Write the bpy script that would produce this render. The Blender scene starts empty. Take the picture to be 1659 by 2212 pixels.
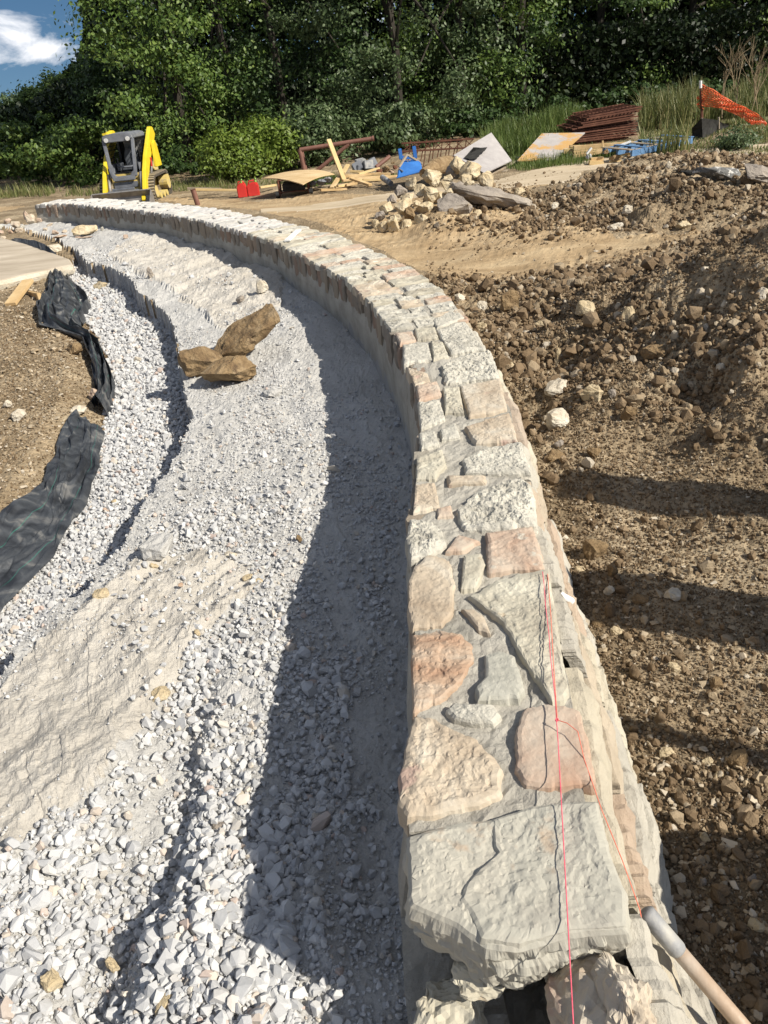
import bpy, bmesh, math, random
import numpy as np
from mathutils import Vector, Matrix, Euler, noise
R_=math.radians
random.seed(7); rng=np.random.default_rng(11)
sc=bpy.context.scene
# ---------------------------------------------------------------- camera
PITCH,ROLL,CAMH,F=R_(29.5),R_(6.0),2.05,759.0
fwd=np.array([0,math.cos(PITCH),-math.sin(PITCH)]); r0=np.array([1.,0,0]); u0=np.cross(r0,fwd)
RT=r0*math.cos(ROLL)-u0*math.sin(ROLL); UP=u0*math.cos(ROLL)+r0*math.sin(ROLL)
CP=np.array([0,0,CAMH])
cam=bpy.data.cameras.new('camera'); co=bpy.data.objects.new('camera',cam); sc.collection.objects.link(co)
co.matrix_world=Matrix(((RT[0],UP[0],-fwd[0],0),(RT[1],UP[1],-fwd[1],0),(RT[2],UP[2],-fwd[2],CAMH),(0,0,0,1)))
cam.sensor_fit='VERTICAL'; cam.sensor_height=24; cam.lens=F/1024*24; cam.clip_start=.02; cam.clip_end=5000
sc.camera=co
sc.view_settings.view_transform='Standard'; sc.view_settings.look='None'; sc.view_settings.gamma=1
sc.view_settings.exposure=0.45
# ---------------------------------------------------------------- sun and sky
SUN_AZ,SUN_EL=120.0,39.5
sd=Vector((math.sin(R_(SUN_AZ))*math.cos(R_(SUN_EL)),math.cos(R_(SUN_AZ))*math.cos(R_(SUN_EL)),math.sin(R_(SUN_EL))))
sl=bpy.data.lights.new('sun','SUN'); sl.energy=5.0; sl.angle=R_(.5); sl.color=(1,.94,.83)
so=bpy.data.objects.new('sun',sl); sc.collection.objects.link(so); so.rotation_euler=sd.to_track_quat('Z','Y').to_euler(); so.location=(0,0,30)
w=bpy.data.worlds.new('World'); sc.world=w; w.use_nodes=True; nt=w.node_tree; nt.nodes.clear()
N=nt.nodes.new; L=nt.links.new
out=N('ShaderNodeOutputWorld'); bg=N('ShaderNodeBackground'); sky=N('ShaderNodeTexSky'); sky.sky_type='NISHITA'; sky.sun_disc=False
sky.sun_elevation=R_(SUN_EL); sky.sun_rotation=R_(SUN_AZ); sky.air_density=1.0; sky.dust_density=.4; sky.ozone_density=2.0
tc=N('ShaderNodeTexCoord'); mp=N('ShaderNodeMapping'); mp.inputs['Scale'].default_value=(6,6,11); mp.inputs['Location'].default_value=(2.3,.4,.35)
n1=N('ShaderNodeTexNoise'); n1.inputs['Scale'].default_value=1.7; n1.inputs['Detail'].default_value=9; n1.inputs['Roughness'].default_value=.56; n1.inputs['Distortion'].default_value=.3
cr=N('ShaderNodeValToRGB'); cr.color_ramp.elements[0].position=.5; cr.color_ramp.elements[1].position=.62
mx=N('ShaderNodeMix'); mx.data_type='RGBA'; mx.inputs['B'].default_value=(15,15.3,16,1)
L(tc.outputs['Generated'],mp.inputs[0]); L(mp.outputs[0],n1.inputs['Vector']); L(n1.outputs[0],cr.inputs[0]); L(cr.outputs[0],mx.inputs['Factor'])
sv_=N('ShaderNodeVectorMath'); sv_.operation='ADD'; sv_.inputs[1].default_value=(0,0,.14); L(tc.outputs['Generated'],sv_.inputs[0]); L(sv_.outputs[0],sky.inputs['Vector']); hs=N('ShaderNodeHueSaturation'); hs.inputs['Saturation'].default_value=1.25; L(sky.outputs[0],hs.inputs['Color']); L(hs.outputs[0],mx.inputs['A']); L(mx.outputs['Result'],bg.inputs[0]); bg.inputs[1].default_value=.05; L(bg.outputs[0],out.inputs[0])

# ---------------------------------------------------------------- projection helpers (1659-wide view of the photo -> world)
S=768/1659
def ray(X,Y): return fwd*F+RT*(X*S-384)+UP*(512-Y*S)
def at(X,Y,z):
    d=ray(X,Y); return CP+d*((z-CAMH)/d[2])
def atY(X,Y,yy):
    d=ray(X,Y); return CP+d*(yy/d[1])
def c8(u,v,x0,y0,s): return ((x0+u/s)/1.507,(y0+v/s)/1.507)
# ---------------------------------------------------------------- noise in numpy
def _h(i,j,s):
    n=(i.astype(np.int64)*374761393+j.astype(np.int64)*668265263+s*1442695041)&0x7fffffff
    n=((n^(n>>13))*1274126177)&0x7fffffff
    return ((n^(n>>16))&0xffffff)/float(0xffffff)
def vn(x,y,s=0):
    xi=np.floor(x);yi=np.floor(y);fx=x-xi;fy=y-yi;fx=fx*fx*(3-2*fx);fy=fy*fy*(3-2*fy)
    return (_h(xi,yi,s)*(1-fx)+_h(xi+1,yi,s)*fx)*(1-fy)+(_h(xi,yi+1,s)*(1-fx)+_h(xi+1,yi+1,s)*fx)*fy
def fbm(x,y,s=0,o=4,g=.5):
    t=0;a=1;q=0
    for k in range(o): t=t+a*(vn(x*2**k+k*17.3,y*2**k-k*9.1,s+k)-.5)*2;q+=a;a*=g
    return t/q
def worley(x,y,s=0):
    xi=np.floor(x);yi=np.floor(y);d=np.full(x.shape,9.)
    for a in (-1,0,1):
        for b in (-1,0,1):
            cx=xi+a;cy=yi+b;px=cx+_h(cx,cy,s);py=cy+_h(cx,cy,s+5); d=np.minimum(d,(px-x)**2+(py-y)**2)
    return np.sqrt(d)
def inpoly(x,y,P):
    r=np.zeros(np.shape(x),bool); n=len(P)
    for i in range(n):
        x1,y1=P[i][:2];x2,y2=P[(i+1)%n][:2]
        if y1==y2: continue
        c=((y1>y)!=(y2>y))&(x<(x2-x1)*(y-y1)/(y2-y1)+x1); r^=c
    return r
def dpoly(x,y,P):
    d=np.full(np.shape(x),1e9)
    for (x1,y1),(x2,y2) in zip(P[:-1],P[1:]):
        dx,dy=x2-x1,y2-y1; t=np.clip(((x-x1)*dx+(y-y1)*dy)/(dx*dx+dy*dy+1e-12),0,1)
        d=np.minimum(d,np.hypot(x-x1-t*dx,y-y1-t*dy))
    return d
# ---------------------------------------------------------------- object helpers
COL=sc.collection
def tag(o,label=None,cat=None,group=None,kind=None):
    if label:o['label']=label
    if cat:o['category']=cat
    if group:o['group']=group
    if kind:o['kind']=kind
    return o
def thing(name,label,cat,loc=(0,0,0),rz=0,group=None,rot=None):
    o=bpy.data.objects.new(name,None); COL.objects.link(o); o.location=loc; o.rotation_euler=rot if rot else (0,0,rz); o.empty_display_size=.2
    return tag(o,label,cat,group)
def link(name,me,mat,parent=None):
    o=bpy.data.objects.new(name,me); COL.objects.link(o)
    if mat is not None:
        me.materials.append(mat)
    if parent: o.parent=parent
    return o
class MB:
    def __init__(s): s.v=[];s.f=[]
    def add(s,v,f):
        b=len(s.v); s.v+= [tuple(p) for p in v]; s.f+=[tuple(i+b for i in q) for q in f]; return s
    def box(s,c,d,rot=None,j=0):
        x,y,z=[k/2 for k in d]; M=(Euler(rot).to_matrix() if rot else Matrix.Identity(3)); c=Vector(c)
        vs=[c+M@Vector((a*x+random.uniform(-j,j),b*y+random.uniform(-j,j),e*z+random.uniform(-j,j))) for a,b,e in ((-1,-1,-1),(1,-1,-1),(1,1,-1),(-1,1,-1),(-1,-1,1),(1,-1,1),(1,1,1),(-1,1,1))]
        return s.add(vs,[(0,3,2,1),(4,5,6,7),(0,1,5,4),(1,2,6,5),(2,3,7,6),(3,0,4,7)])
    def beam(s,p,q,wd,h,up=(0,0,1)):
        p=Vector(p);q=Vector(q);d=(q-p);l=d.length;d.normalize();u=Vector(up)
        if abs(d.dot(u))>.97:u=Vector((0,1,0))
        x=d.cross(u).normalized();y=x.cross(d)
        vs=[a+x*(i*wd/2)+y*(k*h/2) for a in (p,q) for i,k in ((-1,-1),(1,-1),(1,1),(-1,1))]
        return s.add(vs,[(0,1,2,3),(7,6,5,4),(0,4,5,1),(1,5,6,2),(2,6,7,3),(3,7,4,0)])
    def tube(s,pts,r,n=8,cap=True):
        pts=[Vector(p) for p in pts]; m=len(pts); rs=r if isinstance(r,(list,tuple)) else [r]*m; vs=[];fs=[]
        ref=None
        for i,p in enumerate(pts):
            d=(pts[min(i+1,m-1)]-pts[max(i-1,0)]).normalized()
            if ref is None: ref=Vector((0,0,1)) if abs(d.z)<.9 else Vector((1,0,0))
            x=d.cross(ref).normalized(); y=x.cross(d); ref=y
            for k in range(n):
                a=2*math.pi*k/n; vs.append(p+(x*math.cos(a)+y*math.sin(a))*rs[i])
        for i in range(m-1):
            for k in range(n):
                fs.append((i*n+k,i*n+(k+1)%n,(i+1)*n+(k+1)%n,(i+1)*n+k))
        if cap: fs.append(tuple(range(n))[::-1]); fs.append(tuple(range((m-1)*n,m*n)))
        return s.add(vs,fs)
    def prism(s,poly,a0,a1,axis='x'):
        n=len(poly); f=lambda p,a:{'x':(a,p[0],p[1]),'y':(p[0],a,p[1]),'z':(p[0],p[1],a)}[axis]
        vs=[f(p,a0) for p in poly]+[f(p,a1) for p in poly]
        return s.add(vs,[tuple(range(n))[::-1],tuple(range(n,2*n))]+[(i,(i+1)%n,n+(i+1)%n,n+i) for i in range(n)])
    def build(s,name,mat,parent=None,smooth=False,bevel=0):
        me=bpy.data.meshes.new(name); me.from_pydata(s.v,[],s.f); bm=bmesh.new(); bm.from_mesh(me)
        bmesh.ops.recalc_face_normals(bm,faces=bm.faces)
        if bevel: bmesh.ops.bevel(bm,geom=[e for e in bm.edges if e.calc_face_angle(0)>.5],offset=bevel,segments=2,affect='EDGES',clamp_overlap=True)
        bm.to_mesh(me); bm.free()
        if smooth:
            for p in me.polygons:p.use_smooth=True
        return link(name,me,mat,parent)
def npmesh(name,V,Fc,k,attrs=None,smooth=False):
    me=bpy.data.meshes.new(name); nV=len(V); nF=len(Fc)
    me.vertices.add(nV); me.vertices.foreach_set('co',np.ascontiguousarray(V,dtype=np.float32).ravel())
    me.loops.add(nF*k); me.loops.foreach_set('vertex_index',np.ascontiguousarray(Fc,dtype=np.int32).ravel())
    me.polygons.add(nF); me.polygons.foreach_set('loop_start',np.arange(0,nF*k,k,dtype=np.int32))
    try: me.polygons.foreach_set('loop_total',np.full(nF,k,dtype=np.int32))
    except Exception: pass
    me.polygons.foreach_set('use_smooth',np.full(nF,smooth,dtype=bool))
    for a,val in (attrs or {}).items():
        at_=me.attributes.new(a,'FLOAT','POINT'); at_.data.foreach_set('value',np.ascontiguousarray(val,dtype=np.float32))
    me.update(calc_edges=True); return me
# ---------------------------------------------------------------- materials
def nodes(name):
    m=bpy.data.materials.new(name); m.use_nodes=True; t=m.node_tree; b=t.nodes['Principled BSDF']; return m,t,b
def ramp(t,els):
    r=t.nodes.new('ShaderNodeValToRGB'); e=r.color_ramp.elements
    while len(e)<len(els): e.new(.5)
    for i,(p,c) in enumerate(els): e[i].position=p; e[i].color=(*c,1)
    return r
def mat(name,cols,scale=4,rough=.9,bump=.3,bscale=30,bdist=.01,detail=6,stretch=(1,1,1),spots=None,metal=0,attr=None,attrcols=None,fine=0,coord='Object',dist=.2,vor=None,attrmix=.6):
    m,t,b=nodes(name); n=t.nodes.new; l=t.links.new
    tcn=n('ShaderNodeTexCoord'); mpn=n('ShaderNodeMapping'); mpn.inputs['Scale'].default_value=stretch; l(tcn.outputs[coord],mpn.inputs[0]); vec=mpn.outputs[0]
    nz=n('ShaderNodeTexNoise'); nz.inputs['Scale'].default_value=scale; nz.inputs['Detail'].default_value=detail; nz.inputs['Distortion'].default_value=dist; nz.inputs['Roughness'].default_value=.6; l(vec,nz.inputs['Vector'])
    k=len(cols); r=ramp(t,[(.32+.36*i/max(k-1,1),c) for i,c in enumerate(cols)]); l(nz.outputs[0],r.inputs[0]); col=r.outputs[0]
    if attr:
        an=n('ShaderNodeAttribute'); an.attribute_name=attr; r2=ramp(t,attrcols); r2.color_ramp.interpolation='LINEAR'; l(an.outputs['Fac'],r2.inputs[0])
        mm=n('ShaderNodeMix'); mm.data_type='RGBA'; mm.inputs['Factor'].default_value=attrmix; l(col,mm.inputs['A']); l(r2.outputs[0],mm.inputs['B']); col=mm.outputs['Result']
    if spots:   # (scale, threshold, color)
        for (ss,th,cc) in spots:
            n2=n('ShaderNodeTexNoise'); n2.inputs['Scale'].default_value=ss; n2.inputs['Detail'].default_value=5; n2.inputs['Roughness'].default_value=.65; l(vec,n2.inputs['Vector'])
            r3=ramp(t,[(th,(0,0,0)),(min(th+.06,1),(1,1,1))]); l(n2.outputs[0],r3.inputs[0])
            mm=n('ShaderNodeMix'); mm.data_type='RGBA'; l(r3.outputs[0],mm.inputs['Factor']); l(col,mm.inputs['A']); mm.inputs['B'].default_value=(*cc,1); col=mm.outputs['Result']
    bh=None
    if vor:     # (scale, strength) pebbly cells with their own tint
        vs_,vst=vor; v=n('ShaderNodeTexVoronoi'); v.inputs['Scale'].default_value=vs_; l(vec,v.inputs['Vector'])
        sep=n('ShaderNodeSeparateColor'); l(v.outputs['Color'],sep.inputs[0])
        r4=ramp(t,[(0,(1-vst,)*3),(.7,(1,)*3),(1,(1+vst*1.2,)*3)]); l(sep.outputs[0],r4.inputs[0])
        mm=n('ShaderNodeMix'); mm.data_type='RGBA'; mm.blend_type='MULTIPLY'; mm.inputs['Factor'].default_value=1; l(col,mm.inputs['A']); l(r4.outputs[0],mm.inputs['B']); col=mm.outputs['Result']
        bh=v.outputs['Distance']
    l(col,b.inputs['Base Color']); b.inputs['Roughness'].default_value=rough; b.inputs['Metallic'].default_value=metal
    b.inputs['Specular IOR Level'].default_value=.3 if rough>.6 else .5
    nb=n('ShaderNodeTexNoise'); nb.inputs['Scale'].default_value=bscale; nb.inputs['Detail'].default_value=8; nb.inputs['Roughness'].default_value=.65; l(vec,nb.inputs['Vector'])
    bp=n('ShaderNodeBump'); bp.inputs['Strength'].default_value=bump; bp.inputs['Distance'].default_value=bdist; l(nb.outputs[0],bp.inputs['Height']); last=bp
    if bh is not None:
        b2=n('ShaderNodeBump'); b2.inputs['Strength'].default_value=.7; b2.inputs['Distance'].default_value=.5/vor[0]; b2.invert=True; l(bh,b2.inputs['Height']); l(last.outputs[0],b2.inputs['Normal']); last=b2
    l(last.outputs[0],b.inputs['Normal']); return m
WHITE=[(.0,(0.313,0.313,0.313)),(.4,(0.432,0.428,0.419)),(.88,(0.552,0.543,0.524)),(.96,(0.497,0.414,0.294)),(1,(0.405,0.258,0.184))]
M={}
M['dirt']=mat('dirt',[(0.154,0.113,0.065),(0.267,0.201,0.124),(0.415,0.332,0.221)],scale=1.1,bump=.8,bscale=38,bdist=.02,spots=[(33,.66,(0.426,0.345,0.227)),(12,.66,(0.296,0.215,0.127))],vor=(26,.22))
M['trackdirt']=mat('track_dirt',[(0.259,0.178,0.095),(0.367,0.265,0.152),(0.454,0.346,0.210)],scale=1.3,stretch=(1,2.2,1),bump=.7,bscale=14,bdist=.02,spots=[(30,.68,(0.238,0.162,0.089))])
M['path']=mat('path',[(.38,.30,.20),(.48,.39,.27),(.55,.46,.34)],scale=.8,stretch=(1,4,1),bump=.3,bscale=20,bdist=.01)
M['gravelbed']=mat('gravel_bed',[(.33,.33,.34),(.45,.45,.455),(.56,.555,.55)],scale=7,bump=.8,bscale=60,bdist=.012,vor=(48,.28))
M['terrace']=mat('terrace',[(.34,.325,.30),(.47,.455,.425),(.56,.545,.52)],scale=2.6,bump=1,bscale=34,bdist=.02,spots=[(8,.68,(.36,.31,.24)),(55,.64,(.56,.55,.53))],dist=1.0,attr='rnd',attrcols=[(0,(.46,.45,.43)),(.2,(.46,.45,.43)),(.8,(.50,.45,.375)),(1,(.50,.45,.375))],attrmix=.55)
M['gravel']=mat('gravel_stone',[(.44,.44,.45),(.56,.56,.56)],scale=9,bump=.5,bscale=60,bdist=.004,attr='rnd',attrcols=WHITE)
M['clod']=mat('clod',[(0.125,0.081,0.044),(0.193,0.130,0.072)],scale=6,bump=.9,bscale=60,bdist=.01,attr='rnd',attrcols=[(0,(0.113,0.079,0.045)),(.5,(0.205,0.144,0.085)),(.78,(0.307,0.232,0.147)),(.92,(0.432,0.348,0.234)),(1,(0.613,0.556,0.455))])
M['chip']=mat('chip',[(.30,.23,.15),(.40,.32,.22)],scale=8,bump=.6,bscale=60,bdist=.005,attr='rnd',attrcols=[(0,(.2,.14,.085)),(.5,(.34,.26,.16)),(.8,(.44,.37,.27)),(1,(.6,.55,.46))])
M['mortar']=mat('mortar',[(0.269,0.253,0.215),(0.363,0.339,0.292),(0.433,0.408,0.352)],scale=5,bump=1,bscale=45,bdist=.012,spots=[(90,.66,(0.234,0.218,0.187)),(14,.66,(0.445,0.414,0.352))])
M['concrete']=mat('concrete',[(.26,.25,.24),(.36,.35,.33)],scale=3,bump=.5,bscale=40,bdist=.008)
M['slabc']=mat('slab_concrete',[(.36,.3,.225),(.46,.39,.3),(.54,.47,.37)],scale=1.2,stretch=(1,3,1),bump=.3,bscale=50,bdist=.005)
M['slabedge']=mat('slab_edge',[(.52,.45,.34),(.66,.6,.49)],scale=6,bump=.9,bscale=22,bdist=.02)
ST={}
ST['grey']=mat('stone_grey',[(0.329,0.295,0.232),(0.429,0.395,0.314),(0.503,0.471,0.382)],scale=5,bump=1,bscale=22,bdist=.006,spots=[(7,.63,(0.338,0.264,0.179)),(30,.7,(0.548,0.510,0.423))],dist=.8)
ST['tan']=mat('stone_tan',[(0.354,0.280,0.203),(0.461,0.387,0.295),(0.540,0.491,0.406)],scale=4,bump=1,bscale=20,bdist=.006,spots=[(5,.6,(0.390,0.284,0.229)),(28,.7,(0.566,0.517,0.423))],dist=.8)
ST['white']=mat('stone_white',[(0.374,0.352,0.297),(0.493,0.466,0.399),(0.593,0.563,0.480)],scale=6,bump=1,bscale=24,bdist=.02,spots=[(9,.65,(0.384,0.360,0.301))],dist=1)
ST['pink']=mat('stone_pink',[(0.384,0.249,0.175),(0.445,0.340,0.260),(0.487,0.423,0.343)],scale=5,bump=.9,bscale=22,bdist=.006,spots=[(9,.62,(0.487,0.448,0.372))],dist=.7)
ST['rust']=mat('stone_rust',[(0.321,0.199,0.131),(0.398,0.282,0.198),(0.457,0.382,0.299)],scale=4,stretch=(1,3,3),bump=.9,bscale=18,bdist=.006,spots=[(8,.66,(0.466,0.415,0.329))])
ST['slab']=mat('stone_slab',[(0.324,0.302,0.257),(0.396,0.378,0.320),(0.441,0.410,0.342)],scale=3,bump=.8,bscale=26,bdist=.004,spots=[(4,.64,(0.405,0.324,0.243)),(18,.72,(0.495,0.477,0.414))],dist=.6)
ST['bluegrey']=mat('stone_bluegrey',[(0.317,0.307,0.259),(0.405,0.390,0.332),(0.458,0.440,0.379)],scale=6,bump=.8,bscale=30,bdist=.008)
M['capfar']=mat('cap_stone_mixed',[(.44,.42,.385),(.53,.51,.475),(.60,.585,.55)],scale=7,bump=1,bscale=24,bdist=.015,attr='rnd',attrcols=[(0,(.44,.42,.38)),(.4,(.54,.52,.48)),(.75,(.58,.565,.535)),(.9,(.51,.43,.38)),(1,(.46,.46,.46))],dist=.8,attrmix=.5)
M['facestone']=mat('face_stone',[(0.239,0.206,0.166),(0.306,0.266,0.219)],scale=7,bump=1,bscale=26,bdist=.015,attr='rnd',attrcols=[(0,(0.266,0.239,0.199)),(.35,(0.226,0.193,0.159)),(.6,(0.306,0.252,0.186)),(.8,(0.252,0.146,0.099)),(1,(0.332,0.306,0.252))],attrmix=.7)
M['sideface']=mat('side_stone',[(0.332,0.299,0.241),(0.432,0.390,0.315),(0.548,0.506,0.415)],scale=9,bump=1,bscale=26,bdist=.015,attr='rnd',attrcols=[(0,(0.498,0.457,0.357)),(.35,(0.415,0.349,0.249)),(.55,(0.365,0.241,0.166)),(.7,(0.299,0.282,0.249)),(1,(0.465,0.440,0.382))],attrmix=.6,stretch=(1,.6,1))
M['limestone']=mat('limestone',[(.36,.28,.16),(.52,.42,.27),(.62,.54,.39)],scale=3.5,bump=1,bscale=14,bdist=.03)
M['greyrock']=mat('grey_rock',[(.18,.155,.13),(.29,.25,.21),(.37,.32,.26)],scale=2.5,bump=1,bscale=10,bdist=.03,spots=[(6,.64,(.44,.34,.2))])
M['brownrock']=mat('brown_rock',[(0.147,0.093,0.048),(0.273,0.187,0.098),(0.375,0.273,0.161)],scale=5,bump=1,bscale=26,bdist=.04,spots=[(9,.68,(0.512,0.418,0.288)),(3,.6,(0.124,0.082,0.047))],dist=.8)
M['palerock']=mat('pale_rock',[(.4,.33,.24),(.55,.49,.39),(.66,.61,.52)],scale=6,bump=1,bscale=18,bdist=.02,spots=[(7,.63,(.33,.24,.15))])
M['asphalt']=mat('asphalt_chunk',[(.10,.10,.095),(.2,.195,.185)],scale=12,bump=1,bscale=30,bdist=.02,spots=[(14,.56,(.6,.58,.54))])
M['wood']=mat('lumber',[(.42,.28,.13),(.55,.39,.2),(.63,.48,.28)],scale=3,stretch=(1,1,1),bump=.2,bscale=20)
M['wood2']=mat('lumber_fresh',[(.5,.36,.17),(.63,.48,.25)],scale=3,bump=.2,bscale=20)
M['woodgrey']=mat('lumber_weathered',[(.24,.19,.14),(.36,.3,.22)],scale=3,bump=.3,bscale=20)
M['ply']=mat('plywood',[(.46,.32,.16),(.55,.4,.22),(.62,.47,.28)],scale=2,bump=.2,bscale=14,stretch=(1,3,1))
M['osb']=mat('strand_board',[(.36,.33,.31),(.43,.40,.38)],scale=6,bump=.5,bscale=30,bdist=.005,spots=[(1.5,.485,(.48,.29,.11)),(14,.63,(.42,.37,.32))])
M['osb2']=mat('strand_board_grey',[(0.332,0.307,0.299),(0.415,0.390,0.373)],scale=5,bump=.5,bscale=30,bdist=.005)
M['black']=mat('char',[(.012,.012,.011),(.04,.038,.034)],scale=8,bump=.8,bscale=20)
M['rust']=mat('rusty_steel',[(.07,.026,.016),(.125,.05,.03),(.17,.075,.045)],scale=5,bump=.4,bscale=40,bdist=.004,rough=.8)
M['pipe']=mat('brown_pipe',[(.15,.065,.045),(.21,.10,.07)],scale=6,bump=.2,bscale=40,bdist=.002,rough=.6)
M['yellow']=mat('yellow_paint',[(.62,.47,.02),(.74,.58,.04)],scale=3,rough=.42,bump=.05,bscale=20,spots=[(5,.66,(.4,.31,.14))])
M['dustyyellow']=mat('dusty_yellow',[(.5,.38,.14),(.6,.48,.16)],scale=5,rough=.7,bump=.1,spots=[(5,.55,(.42,.34,.22))])
M['darkgrey']=mat('dark_grey_paint',[(0.121,0.128,0.146),(0.207,0.219,0.243)],scale=4,rough=.55,bump=.08,spots=[(5,.66,(0.389,0.365,0.316))])
M['cabin']=mat('cab_inside',[(.008,.008,.009),(.02,.02,.022)],scale=4,rough=.7,bump=.05)
M['seat']=mat('seat_vinyl',[(.05,.055,.065),(.11,.12,.135)],scale=9,rough=.35,bump=.3,bscale=25)
M['steel']=mat('worn_steel',[(.2,.19,.18),(.34,.32,.3)],scale=6,rough=.5,metal=.4,bump=.2)
M['rubber']=mat('dusty_rubber',[(.22,.18,.125),(.33,.28,.2)],scale=7,bump=.5,bscale=30)
M['rubberdark']=mat('track_rubber',[(.045,.04,.034),(.1,.085,.065)],scale=7,bump=.4,bscale=30)
M['lens']=mat('lamp_lens',[(.6,.6,.58),(.7,.7,.68)],rough=.2,bump=0)
M['red']=mat('red_plastic',[(.55,.03,.025),(.66,.05,.04)],scale=4,rough=.4,bump=.05)
M['green']=mat('green_plastic',[(.2,.4,.08),(.3,.5,.12)],rough=.5,bump=.05)
M['blue']=mat('blue_paint',[(.03,.13,.42),(.05,.2,.55)],scale=4,rough=.38,bump=.1,spots=[(6,.7,(.28,.3,.3))])
M['palblue']=mat('faded_blue',[(.06,.14,.27),(.14,.25,.42)],scale=5,bump=.3)
M['tyre']=mat('black_rubber',[(.015,.015,.015),(.03,.03,.03)],rough=.8)
M['whiteplastic']=mat('white_plastic',[(.74,.74,.72),(.8,.8,.78)],rough=.5,bump=.05)
M['greyplastic']=mat('grey_plastic',[(.12,.125,.13),(.28,.28,.28),(.4,.38,.33)],scale=14,rough=.6,bump=.6,bscale=40,bdist=.003)
M['handle']=mat('dusty_wood_handle',[(.36,.25,.165),(.46,.34,.24),(.56,.47,.38)],scale=6,stretch=(1,1,1),rough=.5,bump=.15,bscale=40,spots=[(7,.63,(.62,.56,.49))])
M['string']=mat('pink_string',[(.75,.09,.15),(.85,.17,.22)],scale=60,rough=.7,bump=.3,bscale=300)
M['string2']=mat('coral_string',[(.75,.16,.10),(.82,.25,.17)],scale=60,rough=.7,bump=.3,bscale=300)
M['orange']=mat('orange_mesh',[(.8,.12,.03),(.88,.19,.06)],rough=.5,bump=.05)
M['bark']=mat('bark',[(.02,.017,.013),(.05,.042,.032)],scale=6,bump=1,bscale=15,stretch=(1,1,.2))
M['twig']=mat('dry_twig',[(.26,.2,.12),(.38,.3,.19)],scale=6)
M['geotext']=None
def leafmat(name,cs):
    m,t,b=nodes(name); n=t.nodes.new; l=t.links.new
    an=n('ShaderNodeAttribute'); an.attribute_name='rnd'; r=ramp(t,[(0,cs[0]),(.5,cs[1]),(1,cs[2])]); l(an.outputs['Fac'],r.inputs[0]); l(r.outputs[0],b.inputs['Base Color'])
    b.inputs['Roughness'].default_value=.5; b.inputs['Specular IOR Level'].default_value=.35
    tr=n('ShaderNodeBsdfTranslucent'); l(r.outputs[0],tr.inputs[0]); ms=n('ShaderNodeMixShader'); ms.inputs[0].default_value=.28
    l(b.outputs[0],ms.inputs[1]); l(tr.outputs[0],ms.inputs[2]); l(ms.outputs[0],t.nodes['Material Output'].inputs[0]); return m
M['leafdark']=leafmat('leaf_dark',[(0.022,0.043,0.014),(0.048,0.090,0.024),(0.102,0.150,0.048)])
M['leafshade']=leafmat('leaf_shade',[(.008,.016,.006),(.016,.03,.01),(.035,.055,.02)])  # extra-dark leaves: shade in the wood's gaps is painted into this colour
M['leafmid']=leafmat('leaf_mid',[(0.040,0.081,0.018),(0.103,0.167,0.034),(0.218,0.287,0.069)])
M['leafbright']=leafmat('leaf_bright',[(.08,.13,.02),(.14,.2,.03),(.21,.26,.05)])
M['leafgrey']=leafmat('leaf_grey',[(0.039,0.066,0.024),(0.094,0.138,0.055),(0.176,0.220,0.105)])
M['grass']=leafmat('grass_blade',[(.09,.12,.035),(.17,.19,.065),(.34,.29,.14)])
M['weed']=leafmat('weed_blade',[(.07,.115,.025),(.12,.17,.04),(.2,.23,.07)])

# ---------------------------------------------------------------- terrain height field
def pl(lst,z): return [tuple(at(x,y,z)[:2]) for x,y in lst]
def zter(y): return .2*np.clip((y-4.5)/6.5,0,1)          # the terrace rises towards the far end
def ongr(x,y,zf):
    z=0.
    for _ in range(8): z=float(zf(at(x,y,z)[1]))
    return tuple(at(x,y,z)[:2])
STEP=[(-60,1620),(0,1500),(45,1395),(110,1345),(195,1290),(225,1245),(265,1205),(290,1150),(320,1090),(350,1040),(392,985),(400,945),(418,912),(405,870),(396,820),(385,760),(375,705),(345,665),(300,640),(280,605),(215,572),(185,566),(165,545),(140,530),(122,515),(70,500),(0,492),(-60,490)]
STEPW=[ongr(x,y,zter) for x,y in STEP]
TARP=[(-80,1385),(0,1285),(60,1210),(130,1125),(180,1010),(220,935),(232,880),(243,830),(232,770),(200,715),(170,680),(180,640),(150,600),(168,575),(120,520),(0,495)]
zch=lambda y: zter(y)-.2
TARPW=[ongr(x,y,zch) for x,y in TARP]
LPX=[(905,2300),(900,2120),(880,1960),(868,1740),(888,1600),(893,1480),(886,1400),(890,1200),(883,1130),(895,1000),(905,900),(882,790),(850,715),(810,660),(750,603),(675,563),(600,523),(525,500),(450,480),(350,460),(250,450),(150,440),(75,443)]
RPX=[(1395,2300),(1375,2100),(1362,1960),(1330,1860),(1292,1750),(1262,1620),(1222,1500),(1200,1400),(1175,1235),(1170,1170),(1150,1080),(1140,1000),(1110,920),(1090,850),(1065,790),(1030,730),(985,660),(900,590),(830,553),(725,505),(650,483),(500,458),(375,440),(225,428),(125,433)]
WT=.55
LW=[tuple(at(x,y,WT)[:2]) for x,y in LPX]; RW=[tuple(at(x,y,WT)[:2]) for x,y in RPX]
def resample(P,n):
    P=np.array(P); d=np.r_[0,np.cumsum(np.hypot(*np.diff(P,axis=0).T))]; t=np.linspace(0,d[-1],n); return np.c_[np.interp(t,d,P[:,0]),np.interp(t,d,P[:,1])],d[-1]
Ls,LEN=resample(LW,420)
ker=np.ones(9)/9
Lm=np.c_[np.convolve(np.pad(Ls[:,0],4,'edge'),ker,'valid'),np.convolve(np.pad(Ls[:,1],4,'edge'),ker,'valid')]
tg=np.gradient(Lm,axis=0); tg/=np.linalg.norm(tg,axis=1)[:,None]
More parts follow.
